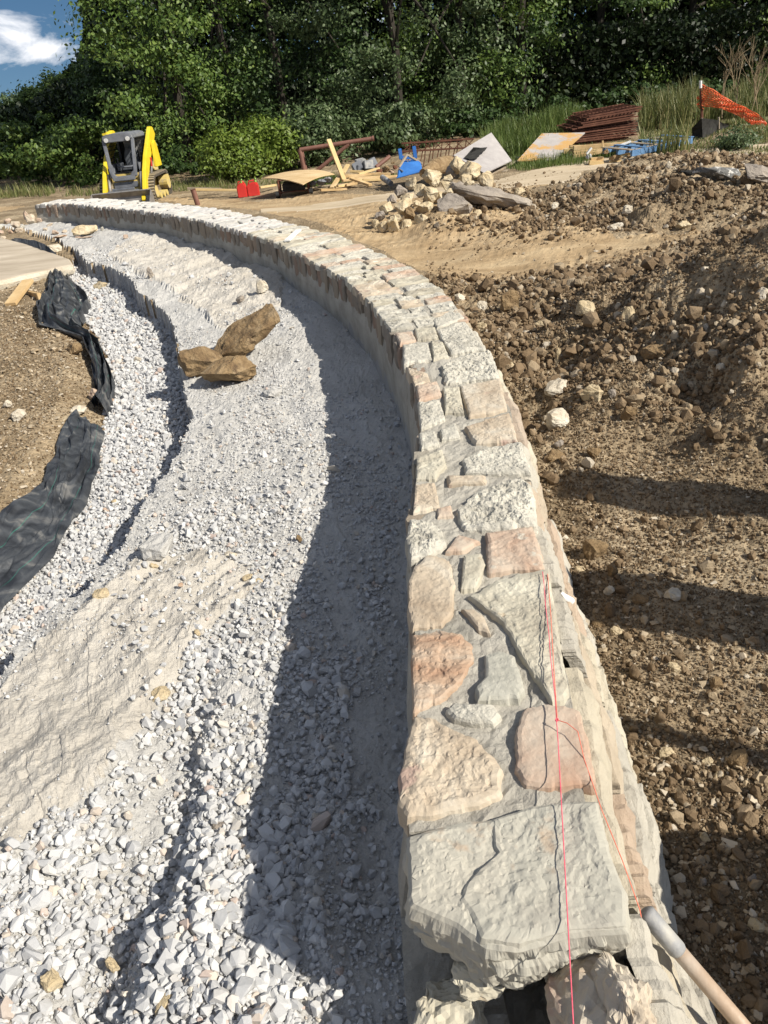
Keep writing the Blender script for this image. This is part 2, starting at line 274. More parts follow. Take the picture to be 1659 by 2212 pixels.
k2=np.ones(41)/41; tgs=np.c_[np.convolve(np.pad(tg[:,0],20,'edge'),k2,'valid'),np.convolve(np.pad(tg[:,1],20,'edge'),k2,'valid')]; tgs/=np.linalg.norm(tgs,axis=1)[:,None]
nr=np.c_[tgs[:,1],-tgs[:,0]]   # to the right
wid=dpoly(Ls[:,0],Ls[:,1],RW); wid=np.clip(wid,.44,.62); wid=np.convolve(np.pad(wid,20,'edge'),k2,'valid')
SL=np.linspace(0,LEN,420)
def wp(s,t):   # point on the wall: s metres along, t 0..1 across from the left
    s=np.clip(s,0,LEN); x=np.interp(s,SL,Ls[:,0]); y=np.interp(s,SL,Ls[:,1]); nx=np.interp(s,SL,nr[:,0]); ny=np.interp(s,SL,nr[:,1]); ww=np.interp(s,SL,wid)
    return x+nx*ww*t,y+ny*ww*t
CL=[wp(s,.5) for s in np.linspace(0,LEN,60)]
# control points: view px, z, roughness amplitude, clod density
CPX=[(1000,680,0,.02,.8),(1130,930,0,.02,.7),(1190,1160,0,.012,.5),(1260,1400,0,.006,.5),(1420,1750,0,.006,.6),(1500,2100,0,.006,.5),(1659,2150,0,.008,.8),
(1659,1800,.02,.01,.8),(1659,1500,.03,.008,.5),(1600,1250,.05,.005,.25),(1659,1050,.1,.008,.3),(1400,1150,.02,.012,.6),(1400,1000,.06,.012,.5),(1659,850,.28,.03,.9),(1500,900,.14,.025,.8),(1400,800,.24,.04,1),(1200,830,.08,.035,1),
(1160,720,.2,.04,1),(1300,640,.48,.04,1),(1250,700,.34,.04,1),(1450,590,.70,.04,1),(1450,700,.48,.04,1),(1659,700,.66,.03,.9),(1659,560,.85,.03,.8),(1560,530,.88,.03,.8),(1700,470,1.05,.03,.7),(1850,500,.95,.03,.7),(1900,900,.4,.03,.7),
(1050,640,.05,.02,.7),(1250,560,0,.008,.15),(1450,508,0,.010,.15),(1350,530,0,.006,.05),(1540,500,.03,.01,.2),(1100,580,0,.006,.1),(950,560,0,.006,.1),(850,520,0,.006,.1),(1000,530,.0,.008,.2),(1600,480,0.1,.012,.4),
(1150,475,.03,.02,.6),(1350,500,.02,.02,.8),(1250,430,.2,.03,.9),(1400,440,.32,.05,1),(1350,375,.38,.04,1),(1430,340,.42,.04,1),(1500,400,.45,.05,1),(1520,350,.5,.04,1),(1659,440,.36,.05,1),(1659,375,.4,.04,.8),(1800,400,.4,.04,.8),
(1200,395,.08,.01,.1),(1300,362,.08,.005,.05),(1500,338,.1,.005,.05),(1659,322,.12,.005,.05),(900,420,.03,.01,.1),(1000,400,.05,.01,.1),(700,450,0,.008,.1),(500,435,0,.012,.1),(100,438,0,.008,.1),(-100,440,0,.01,.1),
(1100,330,.1,.02,.0),(1400,290,.2,.02,0),(1600,280,.3,.02,0),(1659,215,.45,.02,0),(1500,240,.3,.02,0),(1300,275,.35,.02,0),(1150,300,.2,.02,0),(1800,200,.5,.02,0),(800,370,0,.02,0),(500,400,0,.02,0),(1800,300,.2,.02,0),
(880,490,.05,.03,1),(1000,480,.06,.03,1),(960,455,.28,.02,.3),(920,440,.32,.02,.3),(1050,430,.12,.02,.3),(1130,455,.05,.02,.8),(820,495,.0,.02,.4)]
CPW=np.array([[*at(x,y,z)[:2],z,a,d] for x,y,z,a,d in CPX])
for x,y,z in ((60,0,0),(80,60,.3),(0,80,.3),(-60,60,0),(-40,10,-.2),(-20,-20,0),(20,-20,.1),(6,0,.1)): CPW=np.r_[CPW,[[x,y,z,.02,.1]]]
WPOLY=[wp(s,0) for s in np.linspace(0,LEN,80)]
LEFTPOLY=WPOLY+[(STEPW[-1][0],STEPW[-1][1]+.0)]+[p for p in STEPW[::-1]]+[(-2.2,-1),(0.0,-1)]
def idw(x,y):
    num=np.zeros((3,)+x.shape); den=np.zeros(x.shape)
    for c in CPW:
        ds=np.hypot(x-c[0],y-c[1]); wgt=1/(ds**2.6+ (0.04*(1+.25*abs(c[1])))**2.6)
        den+=wgt
        for k in range(3): num[k]+=wgt*c[2+k]
    return num/den
SLABW=[ongr(x,y,lambda q:.25) for x,y in [(-160,560),(-90,520),(0,513),(70,531),(150,560),(158,572),(100,583),(0,606),(-120,640)]]
CHPOLY=[p for p in STEPW]+[p for p in TARPW[::-1]]
def H(x,y,full=False,rough=True):
    x=np.asarray(x,float);y=np.asarray(y,float)
    shp=x.shape; x=x.ravel(); y=y.ravel()
    base,amp,den=idw(x,y)
    jx=x+.03*fbm(x*5,y*5,3)+.03*fbm(x*11,y*11,63,3,.7); jy=y+.03*fbm(x*5,y*5,4)+.03*fbm(x*11,y*11,64,3,.7)
    ter=inpoly(jx,jy,LEFTPOLY); ch=inpoly(jx,jy,CHPOLY)&~ter
    left=(x<np.interp(y,[-3,1,3,6,12,15,17.5],[-.6,-.6,-.9,-1.6,-4.3,-6,-7]))&(y<17.5)&~ter&~ch
    zt=zter(y)
    n=fbm(x*1.6,y*1.6,21,4); rd=1-abs(fbm(x*2.2+.8*y,y*2.2*.55-.3*x,33,5,.6))*2
    lump=.035*n+.03*np.clip(rd,-1,1)*np.clip((-.15-x)/.3,0,1)
    bowl=-.05*np.exp(-(((x+.12)/.13)**2+((y-1.35)/.2)**2))+.02*np.exp(-((np.hypot((x+.12)/.16,(y-1.35)/.25)-1.2)/.2)**2)
    z_t=zt+.09*np.clip((1.75-y)/.5,0,1)*np.clip((x+.9)/.3,0,1)+lump+bowl+ .05*np.clip((dpoly(x,y,WPOLY)-.3)/.8,0,1)*np.clip((5-y)/3,0,1)
    sg=inpoly(jx,jy,SLAG); rx=(x*.86-y*.5); ry=(x*.5+y*.86)
    rg=1-np.abs(fbm(rx*3.2+.3*fbm(ry*2,rx,91),ry*1.1,90,4,.55))*2.4
    z_t=z_t+np.where(sg|inpoly(jx,jy,SLAG2),.035*np.clip(rg,-.6,1)+.03*fbm(rx*1.5,ry*.9,92),0)
    gy=np.interp(y,[p[1] for p in GULL],[p[0] for p in GULL]); z_t=z_t+.075*(1/(1+np.exp(-(x-gy+.01+.02*fbm(x*6,y*6,72))/.018))-1)*np.clip((x-gy+.35)/.3,0,1)*np.clip((2.6-y)/.4,0,1)*np.clip((y-.9)/.2,0,1)
    z_c=zt-.2+.02*fbm(x*2,y*2,5)
    dt=dpoly(x,y,TARPW)
    z_l=zt-.2+.17*np.clip(dt/.35,0,1)+.02*fbm(x*2,y*2,6)
    slab=inpoly(x,y,SLABW); z_l=np.where(slab,np.minimum(z_l,-.12),z_l)
    z=base.copy(); z=np.where(left,z_l,z); z=np.where(ter,z_t,z); z=np.where(ch,z_c,z)
    if rough:
        wl=worley(x*9,y*9,8); wl2=worley(x*23,y*23,9)
        far=np.clip(1.2-y/40,.3,1)
        cl=(np.clip(.55-wl,0,1)*1.6+np.clip(.5-wl2,0,1)*.6)*(.5+vn(x*3,y*3,10))
        z=z+np.where(~(left|ter|ch),amp*(cl*1.3+.5*fbm(x*4,y*4,12)),0)*far
        z=z+np.where(ter,.006*fbm(x*14,y*14,13,4,.6)+.02*(vn(x*3.1,y*1.6,70)-.5)+.005*(np.abs(fbm(x*3.3+y,y*1.4-x,71,3))<.06)+.007*fbm(x*45,y*45,14,3,.6)+.02*np.clip(.35-worley(x*5+fbm(x*2,y*2,3),y*5,15),0,1),0)
        z=z+np.where(left,.012*np.clip(.5-wl,0,1)+.008*fbm(x*20,y*20,16),0)+np.where(ch,.01*fbm(x*30,y*30,17,3),0)
        # wheel tracks on the dirt road
        tk=inpoly(x,y,TRACK)
        z=z+np.where(tk,.012*np.sin((x*.35+y)*9+2*fbm(x*.7,y*.7,18))*vn(x,y,19)+.006*np.sin((x*1.0-y*.3)*40)*np.clip(vn(x*.8,y*.8,20)-.5,0,1)*2,0)
    else: tk=inpoly(x,y,TRACK)
    z=z.reshape(shp)
    if full: return z,ter.reshape(shp),ch.reshape(shp),left.reshape(shp),tk.reshape(shp),amp.reshape(shp),den.reshape(shp)
    return z
SLAG=pl([(-80,1640),(60,1420),(200,1310),(300,1225),(420,1200),(530,1225),(550,1265),(430,1400),(330,1560),(180,1760),(0,1900),(-120,2000)],.03)
SLAG2=[tuple(at(a_,b_,.17)[:2]) for a_,b_ in [(230,560),(300,520),(480,500),(620,560),(600,660),(480,700),(400,640)]]
GULL=sorted(pl([(300,2040),(375,1960),(412,1870),(425,1700),(432,1600),(470,1480),(520,1380),(560,1290)],.05),key=lambda p:p[1])
TRACK=pl([(-300,455),(0,447),(200,436),(500,430),(560,440),(700,425),(880,425),(1200,400),(1220,405),(1140,430),(1180,462),(1330,520),(1500,505),(1540,520),(1350,580),(1150,612),(1000,632),(930,605),(820,548),(700,496),(560,462),(330,436),(100,436),(0,460),(-300,480)],0)
PATHP=pl([(560,450),(800,420),(900,408),(1080,388),(1250,352),(1480,331),(1659,318),(1900,298),(1900,318),(1659,344),(1500,362),(1260,378),(1240,396),(1100,416),(880,432),(560,458)],.08)
def ground(px,py,lo=.6,hi=60):
    d=ray(px,py); d=d/np.linalg.norm(d); t=np.geomspace(lo,hi,900); P=CP[:,None]+d[:,None]*t
    z=H(P[0],P[1],rough=False); k=np.argmax(P[2]<z)
    if k==0: k=len(t)-1
    return P[:,k]
def hz(x,y): return float(H(np.array([x]),np.array([y]))[0])
NA,NRd=760,760
ang=np.linspace(R_(-52),R_(52),NA); rad=np.geomspace(.55,70,NRd)
A_,B_=np.meshgrid(ang,rad,indexing='ij'); GX=np.sin(A_)*B_; GY=np.cos(A_)*B_
GZ,gt,gc,gl,gk,ga,gd=H(GX,GY,True)
pth=inpoly(GX,GY,PATHP)&~gt&~gc
GZ=np.where(pth,H(GX,GY,rough=False)+.02,GZ)
V=np.stack([GX,GY,GZ],-1).reshape(-1,3)
ii,jj=np.meshgrid(np.arange(NA-1),np.arange(NRd-1),indexing='ij'); a0=(ii*NRd+jj).ravel()
Fq=np.stack([a0,a0+NRd,a0+NRd+1,a0+1],-1)
fz=lambda m:(m.reshape(-1)[Fq].mean(1)>.5)
zt_,zc_,zp_,zk_=fz(gt),fz(gc),fz(pth),fz(gk)
zp_&=~zt_&~zc_; zk_&=~zt_&~zc_&~zp_; rest=~(zt_|zc_|zp_|zk_)
slagm=(inpoly(GX+.05*fbm(GX*6,GY*6,93),GY+.05*fbm(GX*6,GY*6,94),SLAG)|inpoly(GX+.08*fbm(GX*3,GY*3,93),GY+.2*fbm(GX*3,GY*3,94),SLAG2)).reshape(-1).astype(float)
def sub(name,mask,m,label=None):
    f=Fq[mask]; u,inv=np.unique(f,return_inverse=True); me=npmesh(name,V[u],inv.reshape(-1,4),4,{'rnd':slagm[u]} if name=='terrace' else None,smooth=False)
    return tag(link(name,me,m),kind='structure')
sub('terrace',zt_,M['terrace']); sub('gravel_bed',zc_,M['gravelbed']); sub('path',zp_,M['path']); sub('road',zk_,M['trackdirt']); sub('ground',rest,M['dirt'])
b=MB(); b.box((0,0,-.62),(1600,1600,.02)); tag(b.build('ground',M['dirt']),kind='structure')

# ---------------------------------------------------------------- rock shapes
def hull(seed,n=14,sx=1,sy=1,sz=1,box=.35):
    r=np.random.default_rng(seed); p=r.normal(size=(n,3)); p/=np.linalg.norm(p,axis=1)[:,None]; q=p/np.abs(p).max(1)[:,None]; p=(p*(1-box)+q*box*.8)*r.uniform(.8,1.05,(n,1))*[sx,sy,sz]
    bm=bmesh.new()
    for v in p: bm.verts.new(v)
    g=bmesh.ops.convex_hull(bm,input=bm.verts[:]); bmesh.ops.delete(bm,geom=[e for e in g['geom_interior'] if isinstance(e,bmesh.types.BMVert)],context='VERTS')
    return bm
def variants(n,k,seed,**kw):
    o=[]
    for i in range(n):
        bm=hull(seed+i,k,**kw); bmesh.ops.triangulate(bm,faces=bm.faces[:]); bm.verts.ensure_lookup_table(); bm.verts.index_update()
        o.append((np.array([v.co[:] for v in bm.verts]),np.array([[v.index for v in f.verts] for f in bm.faces]))); bm.free()
    return o
GV=variants(14,17,100,box=.15); CV=variants(10,20,300,box=.1); FV=variants(8,12,500,sz=.45)
def rotm(n,r,flat=False):
    a,b_,c=r.uniform(0,6.28,n),r.uniform(0,6.28,n) if not flat else r.normal(0,.3,n),r.uniform(0,6.28,n) if not flat else r.normal(0,.3,n)
    ca,sa,cb,sb,cc,sc_=np.cos(a),np.sin(a),np.cos(b_),np.sin(b_),np.cos(c),np.sin(c); z=np.zeros(n);o=np.ones(n)
    Rz=np.stack([ca,-sa,z,sa,ca,z,z,z,o],-1).reshape(-1,3,3);Ry=np.stack([cb,z,sb,z,o,z,-sb,z,cb],-1).reshape(-1,3,3);Rx=np.stack([o,z,z,z,cc,-sc_,z,sc_,cc],-1).reshape(-1,3,3)
    return Rz@Ry@Rx
def scatter(name,P,size,m,var,seed,flat=False,bias=0.,sink=.15):
    r=np.random.default_rng(seed); n=len(P); R3=rotm(n,r,flat); sc3=size[:,None]*r.uniform(.65,1.2,(n,3))*.5; wh=r.integers(0,len(var),n); rn=np.clip(r.uniform(0,1,n)**(1-bias) if bias>=0 else r.uniform(0,1,n),0,1)
    Vs=[];Fs=[];At=[];base=0
    P=P.copy(); P[:,2]+=size*(.5-sink)*(.55 if flat else .8)
    for k,(v,f) in enumerate(var):
        I=np.where(wh==k)[0]
        if len(I)==0: continue
        vv=np.einsum('nij,nkj->nki',R3[I],v[None]*sc3[I][:,None,:])+P[I][:,None,:]
        Vs.append(vv.reshape(-1,3)); Fs.append((f[None]+(np.arange(len(I))*len(v))[:,None,None]+base).reshape(-1,3)); At.append(np.repeat(rn[I],len(v))); base+=len(I)*len(v)
    me=npmesh(name,np.concatenate(Vs),np.concatenate(Fs),3,{'rnd':np.concatenate(At)})
    return tag(link(name,me,m),kind='stuff')
def cand(n,seed,amin,amax,rmin,rmax,pw=1.0):
    r=np.random.default_rng(seed); a=r.uniform(R_(amin),R_(amax),n); u=r.uniform(0,1,n); rr=(rmin**(2-pw)+u*(rmax**(2-pw)-rmin**(2-pw)))**(1/(2-pw)) if pw!=2 else rmin*(rmax/rmin)**u
    return np.sin(a)*rr,np.cos(a)*rr,r
def P3(x,y,z): return np.stack([x,y,z],-1)
# coarse gravel on the terrace
COARSE=pl([(-100,2300),(-60,2000),(30,1900),(120,1800),(200,1780),(330,1560),(420,1420),(500,1330),(560,1250),(540,1210),(430,1190),(300,1210),(330,1120),(480,1090),(640,1080),(690,1150),(720,1350),(760,1450),(760,1700),(640,1950),(660,2300)],0)
x,y,r=cand(150000,1,-50,10,.9,8,1.2); z,t_,c_,l_,k_,a_,d_=H(x,y,True)
cs=inpoly(x,y,COARSE); dens=np.where(cs,1.0,.0)*np.clip(.6+1.7*fbm(x*2.4,y*2.4,40),0,1)
dw=dpoly(x,y,WPOLY)
keep=t_&(r.uniform(0,1,len(x))<dens*.42)
sz=np.clip(r.lognormal(math.log(.0235),.42,len(x)),.009,.07)*np.where(y>2.5,.8,1)
scatter('gravel',P3(x,y,z)[keep],sz[keep],M['gravel'],GV,2)
keep=t_&(r.uniform(0,1,len(x))<np.clip(.16+.9*fbm(x*2.5,y*2.5,41),.03,1)*.8*np.where(inpoly(x,y,SLAG),.15,1))
sz=np.clip(r.lognormal(math.log(.0095),.4,len(x)),.005,.03)*np.where(y>3,1.25,1)
scatter('gravel',P3(x,y,z)[keep],sz[keep],M['gravel'],GV,3)
# shaded strip beside the wall: mid sized
x,y,r=cand(60000,5,-25,12,.9,5,1.2); z,t_,*_=H(x,y,True); dw=dpoly(x,y,WPOLY)
keep=t_&(r.uniform(0,1,len(x))<np.where((dw>.14)&(dw<.6),np.clip(.3+fbm(x*3,y*3,44),0,1),.08)*.45)
sz=np.clip(r.lognormal(math.log(.019),.4,len(x)),.008,.045)
scatter('gravel',P3(x,y,z)[keep],sz[keep],M['gravel'],GV,6)
# channel
x,y,r=cand(130000,8,-50,5,1.8,15,1.1); z,t_,c_,*_=H(x,y,True)
keep=c_; sz=np.clip(r.lognormal(math.log(.024),.3,len(x)),.012,.06)*np.clip(.55+y*.13,.7,1.7)
scatter('gravel',P3(x,y,z)[keep],sz[keep],M['gravel'],GV,9)
# clods and pebbles on the dug soil
x,y,r=cand(330000,12,5,50,1.1,17,1.1); z,t_,c_,l_,k_,a_,d_=H(x,y,True); dwall=dpoly(x,y,[tuple(p) for p in RW])
ok=~t_&~c_&~l_&~pth.ravel()[0]&(~inpoly(x,y,WPOLY+[wp(s,1.25) for s in np.linspace(LEN,0,80)]))
big=r.uniform(0,1,len(x))
keep=ok&(big<d_**1.7*.6*np.clip(.45+1.6*fbm(x*1.8,y*1.8,50),.03,1))
szc=np.clip(r.lognormal(math.log(.021),.55,len(x)),.008,.12)*np.where(a_>.015,1.25,.75)*np.clip(.7+y*.06,.8,1.5)
scatter('soil_clods',P3(x,y,z)[keep],szc[keep],M['clod'],CV,13)
x,y,r=cand(230000,18,3,50,1.0,6.5,1.3); z,t_,c_,l_,k_,a_,d_=H(x,y,True)
keep=~t_&~c_&~l_&(~inpoly(x,y,WPOLY+[wp(s,1.2) for s in np.linspace(LEN,0,80)]))&(r.uniform(0,1,len(x))<.28+.5*d_)
sz=np.clip(r.lognormal(math.log(.0075),.4,len(x)),.004,.02)*np.clip(.6+y*.25,.8,2)
scatter('soil_crumbs',P3(x,y,z)[keep],sz[keep],M['clod'],FV,19,bias=-1)
x,y,r=cand(60000,20,-50,-12,2.5,10,1.2); z,t_,c_,l_,k_,a_,d_=H(x,y,True); keep=l_&(~inpoly(x,y,SLABW))
sz=np.clip(r.lognormal(math.log(.011),.4,len(x)),.006,.03)*np.clip(.5+y*.12,.8,1.7)
scatter('soil_crumbs',P3(x,y,z)[keep],sz[keep],M['clod'],FV,21)
x,y,r=cand(120000,22,-45,12,2.2,14,1.1); z,t_,c_,*_=H(x,y,True); pm=np.clip(.25+1.3*fbm(x*1.1,y*1.1,46),.02,1)
keep=t_&(r.uniform(0,1,len(x))<pm*np.where(dpoly(x,y,WPOLY)<.5,.3,1)*np.where(inpoly(x,y,SLAG),.12,np.where(inpoly(x,y,SLAG2),.4,1)))
sz=np.clip(r.lognormal(math.log(.009),.6,len(x)),.005,.07)*np.clip(.6+y*.12,.8,1.9)
scatter('gravel',P3(x,y,z)[keep],sz[keep],M['gravel'],FV,23)
x,y,r=cand(60000,14,5,50,1.1,18,1.1); z,t_,c_,l_,k_,a_,d_=H(x,y,True)
ok=~t_&~c_&~l_&(~inpoly(x,y,WPOLY+[wp(s,1.25) for s in np.linspace(LEN,0,80)]))
keep=ok&(r.uniform(0,1,len(x))<np.where(y<3.6,.32,.1)*np.clip(d_*1.6,.03,1))
sz=np.clip(r.lognormal(math.log(.024),.4,len(x)),.01,.07)*np.clip(.6+y*.06,.8,1.3)
scatter('stone_chips',P3(x,y,z)[keep],sz[keep],M['chip'],FV,15,flat=True)
x,y,r=cand(50000,16,-50,-15,2.5,14,1.1); z,t_,c_,l_,*_=H(x,y,True)
keep=l_&(~inpoly(x,y,SLABW))&(r.uniform(0,1,len(x))<.5); sz=np.clip(r.lognormal(math.log(.02),.5,len(x)),.007,.1)*np.clip(.6+y*.06,.8,1.4)
scatter('stone_chips',P3(x,y,z)[keep],sz[keep],M['chip'],FV,17,flat=True,bias=.3)
RUB=[tuple(at(a,b_,.2)[:2]) for a,b_ in [(-40,450),(60,440),(110,462),(240,475),(240,500),(200,520),(60,530),(-40,500)]]

# ---------------------------------------------------------------- the curved wall
wall=thing('stone_wall','long curved dry-laid and mortared stone wall with pale cap stones sweeping from the lower right to the loader','wall')
def noise3(p,s=1,o=3): return noise.fractal(Vector(p)*s,.6,2.1,o)
# mortar core
S0=1.27 if False else 0
sN=np.geomspace(.02,LEN,330) if False else np.linspace(0,LEN,520)
s_end=None
# distance along wall of the broken near end of the top course
def s_of(px,py,z=WT):
    p=at(px,py,z); d=np.hypot(Ls[:,0]-p[0],Ls[:,1]-p[1]); return SL[np.argmin(d)]
SBR=s_of(880,1985)
BASER=[tuple(at(a,b_,0)[:2]) for a,b_ in [(1490,2300),(1475,2212),(1425,1950),(1372,1750),(1330,1600),(1296,1480),(1240,1300),(1215,1230),(1195,1130),(1170,1020),(1140,940),(1110,870)]]
prof=[]
sv=np.concatenate([np.arange(0,3,.02),np.arange(3,LEN,.06),[LEN]])
tv=[0,.03]+[.03+.94*i/26 for i in range(1,26)]+[.97,1.0]
vs=[];fs=[]
nt_=len(tv)+3
for s in sv:
    top=WT-.006 if s>SBR+.22 else .27
    x0,y0=wp(s,0);x1,y1=wp(s,1);nx=np.interp(s,SL,nr[:,0]);ny=np.interp(s,SL,nr[:,1])
    flare=max(.04,float(np.interp(s,[0,1.2,2.5,4,6],[.22,.20,.12,.07,.04])))
    vs.append((x0-nx*.03,y0-ny*.03,-.3)); vs.append((x0-nx*.03,y0-ny*.03,min(.3,top-.02)))
    for t in tv:
        t2=t if not(t in(0,1.0)) else (t+.03*(1-2*t)); a,b_=wp(s,t2)
        z=top-(.03 if t in (0,1.0) else 0)+.010*noise3((a,b_,0),8)+.006*noise3((a,b_,3),30)
        if s<=SBR+.22: z=top+.03*noise3((a,b_,0),7)-(.16 if (.45<t<.8 and s>SBR-.22) else 0)
        vs.append((a,b_,z))
    vs.append((x1+nx*flare,y1+ny*flare,-.3))
n=len(sv)
for i in range(n-1):
    for k in range(nt_-1): q=i*nt_+k; fs.append((q,q+nt_,q+nt_+1,q+1))
fs.append(tuple(range(nt_))); fs.append(tuple(range((n-1)*nt_,n*nt_)))
b=MB(); b.add(vs,fs); b.build('mortar_core',M['mortar'],wall)
# footing under inner face
b=MB(); vs=[];fs=[]
for s in sv:
    x0,y0=wp(s,0);nx=np.interp(s,SL,nr[:,0]);ny=np.interp(s,SL,nr[:,1]); g=zter(y0)
    zt2=.2+.55*g+.015*noise3((x0,y0,1),3)+(.05 if s<SBR else 0); o=.02+.008*noise3((x0,y0,5),5)
    vs+= [(x0-nx*(o+.03),y0-ny*(o+.03),-.2),(x0-nx*o,y0-ny*o,zt2),(x0+nx*.04,y0+ny*.04,zt2+.01)]
for i in range(n-1):
    for k in range(2): q=i*3+k; fs.append((q,q+3,q+4,q+1))
b.add(vs,fs); b.build('footing',M['concrete'],wall)
# cap stones
def capmesh(poly,ztop,seed,rise=.022,depth=.05,res=64,rings=12,rough=.006,tilt=(0,0),layer=0,flat=False,grow=1.05,jag=.05):
    P=np.array(poly); P=P.mean(0)+(P-P.mean(0))*grow; d=np.r_[0,np.cumsum(np.hypot(*np.diff(np.r_[P,P[:1]],axis=0).T))]; t=np.linspace(0,d[-1],res,endpoint=False); Q=np.c_[np.interp(t,d,np.r_[P[:,0],P[0,0]]),np.interp(t,d,np.r_[P[:,1],P[0,1]])]
    if res<100: Q=(np.roll(Q,1,0)*.15+Q*.7+np.roll(Q,-1,0)*.15)
    c=Q.mean(0); sz=np.sqrt(abs(np.sum(P[:,0]*np.roll(P[:,1],1)-P[:,1]*np.roll(P[:,0],1)))/2); j=np.array([noise3((q[0],q[1],seed*1.7),28/(sz*4+.4))+.5*noise3((q[0],q[1],seed),60) for q in Q]); Q=c+(Q-c)*(1+jag*j)[:,None]
    h=sz*.5
    if flat: prof=[(1.0,-depth),(1.0,rise*.3),(.96,rise*.95)]+[(k,rise) for k in np.linspace(.85,.0,rings)[:-1]]
    else: prof=[(1.0,-depth),(1.0,-.008),(1-.004/h,rise*.55),(1-.010/h,rise*.86),(1-.022/h,rise)]+[(k,rise) for k in np.linspace(1-.04/h,.0,rings)[:-1]]
    if depth>.1: prof=[(1.0-.010*abs(math.sin(k*2.1)),-depth+(depth-.01)*k/9) for k in range(9)]+prof[1:]
    rj=random.Random(seed); vs=[]; cdt=res>=100
    if cdt: prof=[p_ for p_ in prof if p_[0]>=1-.0221/h]
    nl=len(prof)
    def zf(p,dz,e):
        n1=noise3((p[0],p[1],seed),9,4); n2=noise.ridged_multi_fractal(Vector((p[0]*22,p[1]*22,seed)),.9,2.1,4,.9,2.)*.5-.5; n3=noise3((p[0],p[1],seed+9),45,4)
        n_=rough*(1.2*n1+.55*n2+.6*n3); lay=0
        if layer: q_=noise3((p[0],p[1],seed+3),5)*3.2+.25*n3; lay=layer*(math.floor(q_)+min(1,(q_-math.floor(q_))*6))*.5
        return ztop+dz+((n_+lay)*(.25+.75*e) if dz>0 else 0)+tilt[0]*(p[0]-c[0])+tilt[1]*(p[1]-c[1])
    for i,(r_,dz) in enumerate(prof):
        stp=(prof[min(i+1,nl-1)][0]-r_)
        for k,q in enumerate(Q):
            inner=r_<1-.03/h
            if inner:
                q2=Q[(k+1)%res]; f=rj.uniform(-.4,.4); q=q+(q2-q)*f; rr=r_+stp*rj.uniform(-.35,.35)
            else: rr=r_
            p=c+(q-c)*rr; e=min(1,(1-rr)*h/.03)
            if depth>.1 and dz<0: o2=.012*noise3((p[0],p[1],dz*2+seed),9)+.007*noise3((p[0],p[1],dz),35); p=p+(q-c)/np.linalg.norm(q-c)*o2
            vs.append((p[0],p[1],zf(p,dz,e)))
    fs=[]
    for i in range(nl-1):
        for k in range(res): fs.append((i*res+k,i*res+(k+1)%res,(i+1)*res+(k+1)%res,(i+1)*res+k))
    fs.append(tuple(range(res))[::-1])
    if not cdt:
        vs.append((c[0],c[1],zf(c,rise,1)))
        for k in range(res): fs.append(((nl-1)*res+k,(nl-1)*res+(k+1)%res,nl*res))
        return vs,fs
    last=[vs[(nl-1)*res+k] for k in range(res)]; base=(nl-1)*res; ring=np.array([v[:2] for v in last])
    st=max(.0055,sz/62); gx=np.arange(ring[:,0].min(),ring[:,0].max(),st); gy_=np.arange(ring[:,1].min(),ring[:,1].max(),st*.87); X,Y=np.meshgrid(gx,gy_); rg_=np.random.default_rng(seed)
    X=(X+(np.arange(len(gy_))%2)[:,None]*st*.5+rg_.uniform(-.33,.33,X.shape)*st).ravel(); Y=(Y+rg_.uniform(-.33,.33,Y.shape)*st).ravel()
    rl=[tuple(p_) for p_ in ring]; k_=inpoly(X,Y,rl); X=X[k_];Y=Y[k_]; dd_=dpoly(X,Y,rl+[rl[0]]); k_=dd_>st*.45; X=X[k_];Y=Y[k_]
    pts=[Vector(p_) for p_ in rl]+[Vector((a_,b_)) for a_,b_ in zip(X,Y)]
    from mathutils.geometry import delaunay_2d_cdt
    ov,oe,of2,oiv,_,_2=delaunay_2d_cdt(pts,[(k,(k+1)%res) for k in range(res)],[],1,1e-7)
    idx=[]
    for v,o_ in zip(ov,oiv):
        r_i=[q for q in o_ if q<res]
        if r_i: idx.append(base+r_i[0])
        else: idx.append(len(vs)); vs.append((v[0],v[1],zf(np.array([v[0],v[1]]),rise,1)))
    fs+=[tuple(idx[q] for q in f) for f in of2 if len(set(idx[q] for q in f))==len(f)]
    return vs,fs
def c25(P,z=WT): return [tuple(at(x/1.507,y/1.507,z)[:2]) for x,y in P]
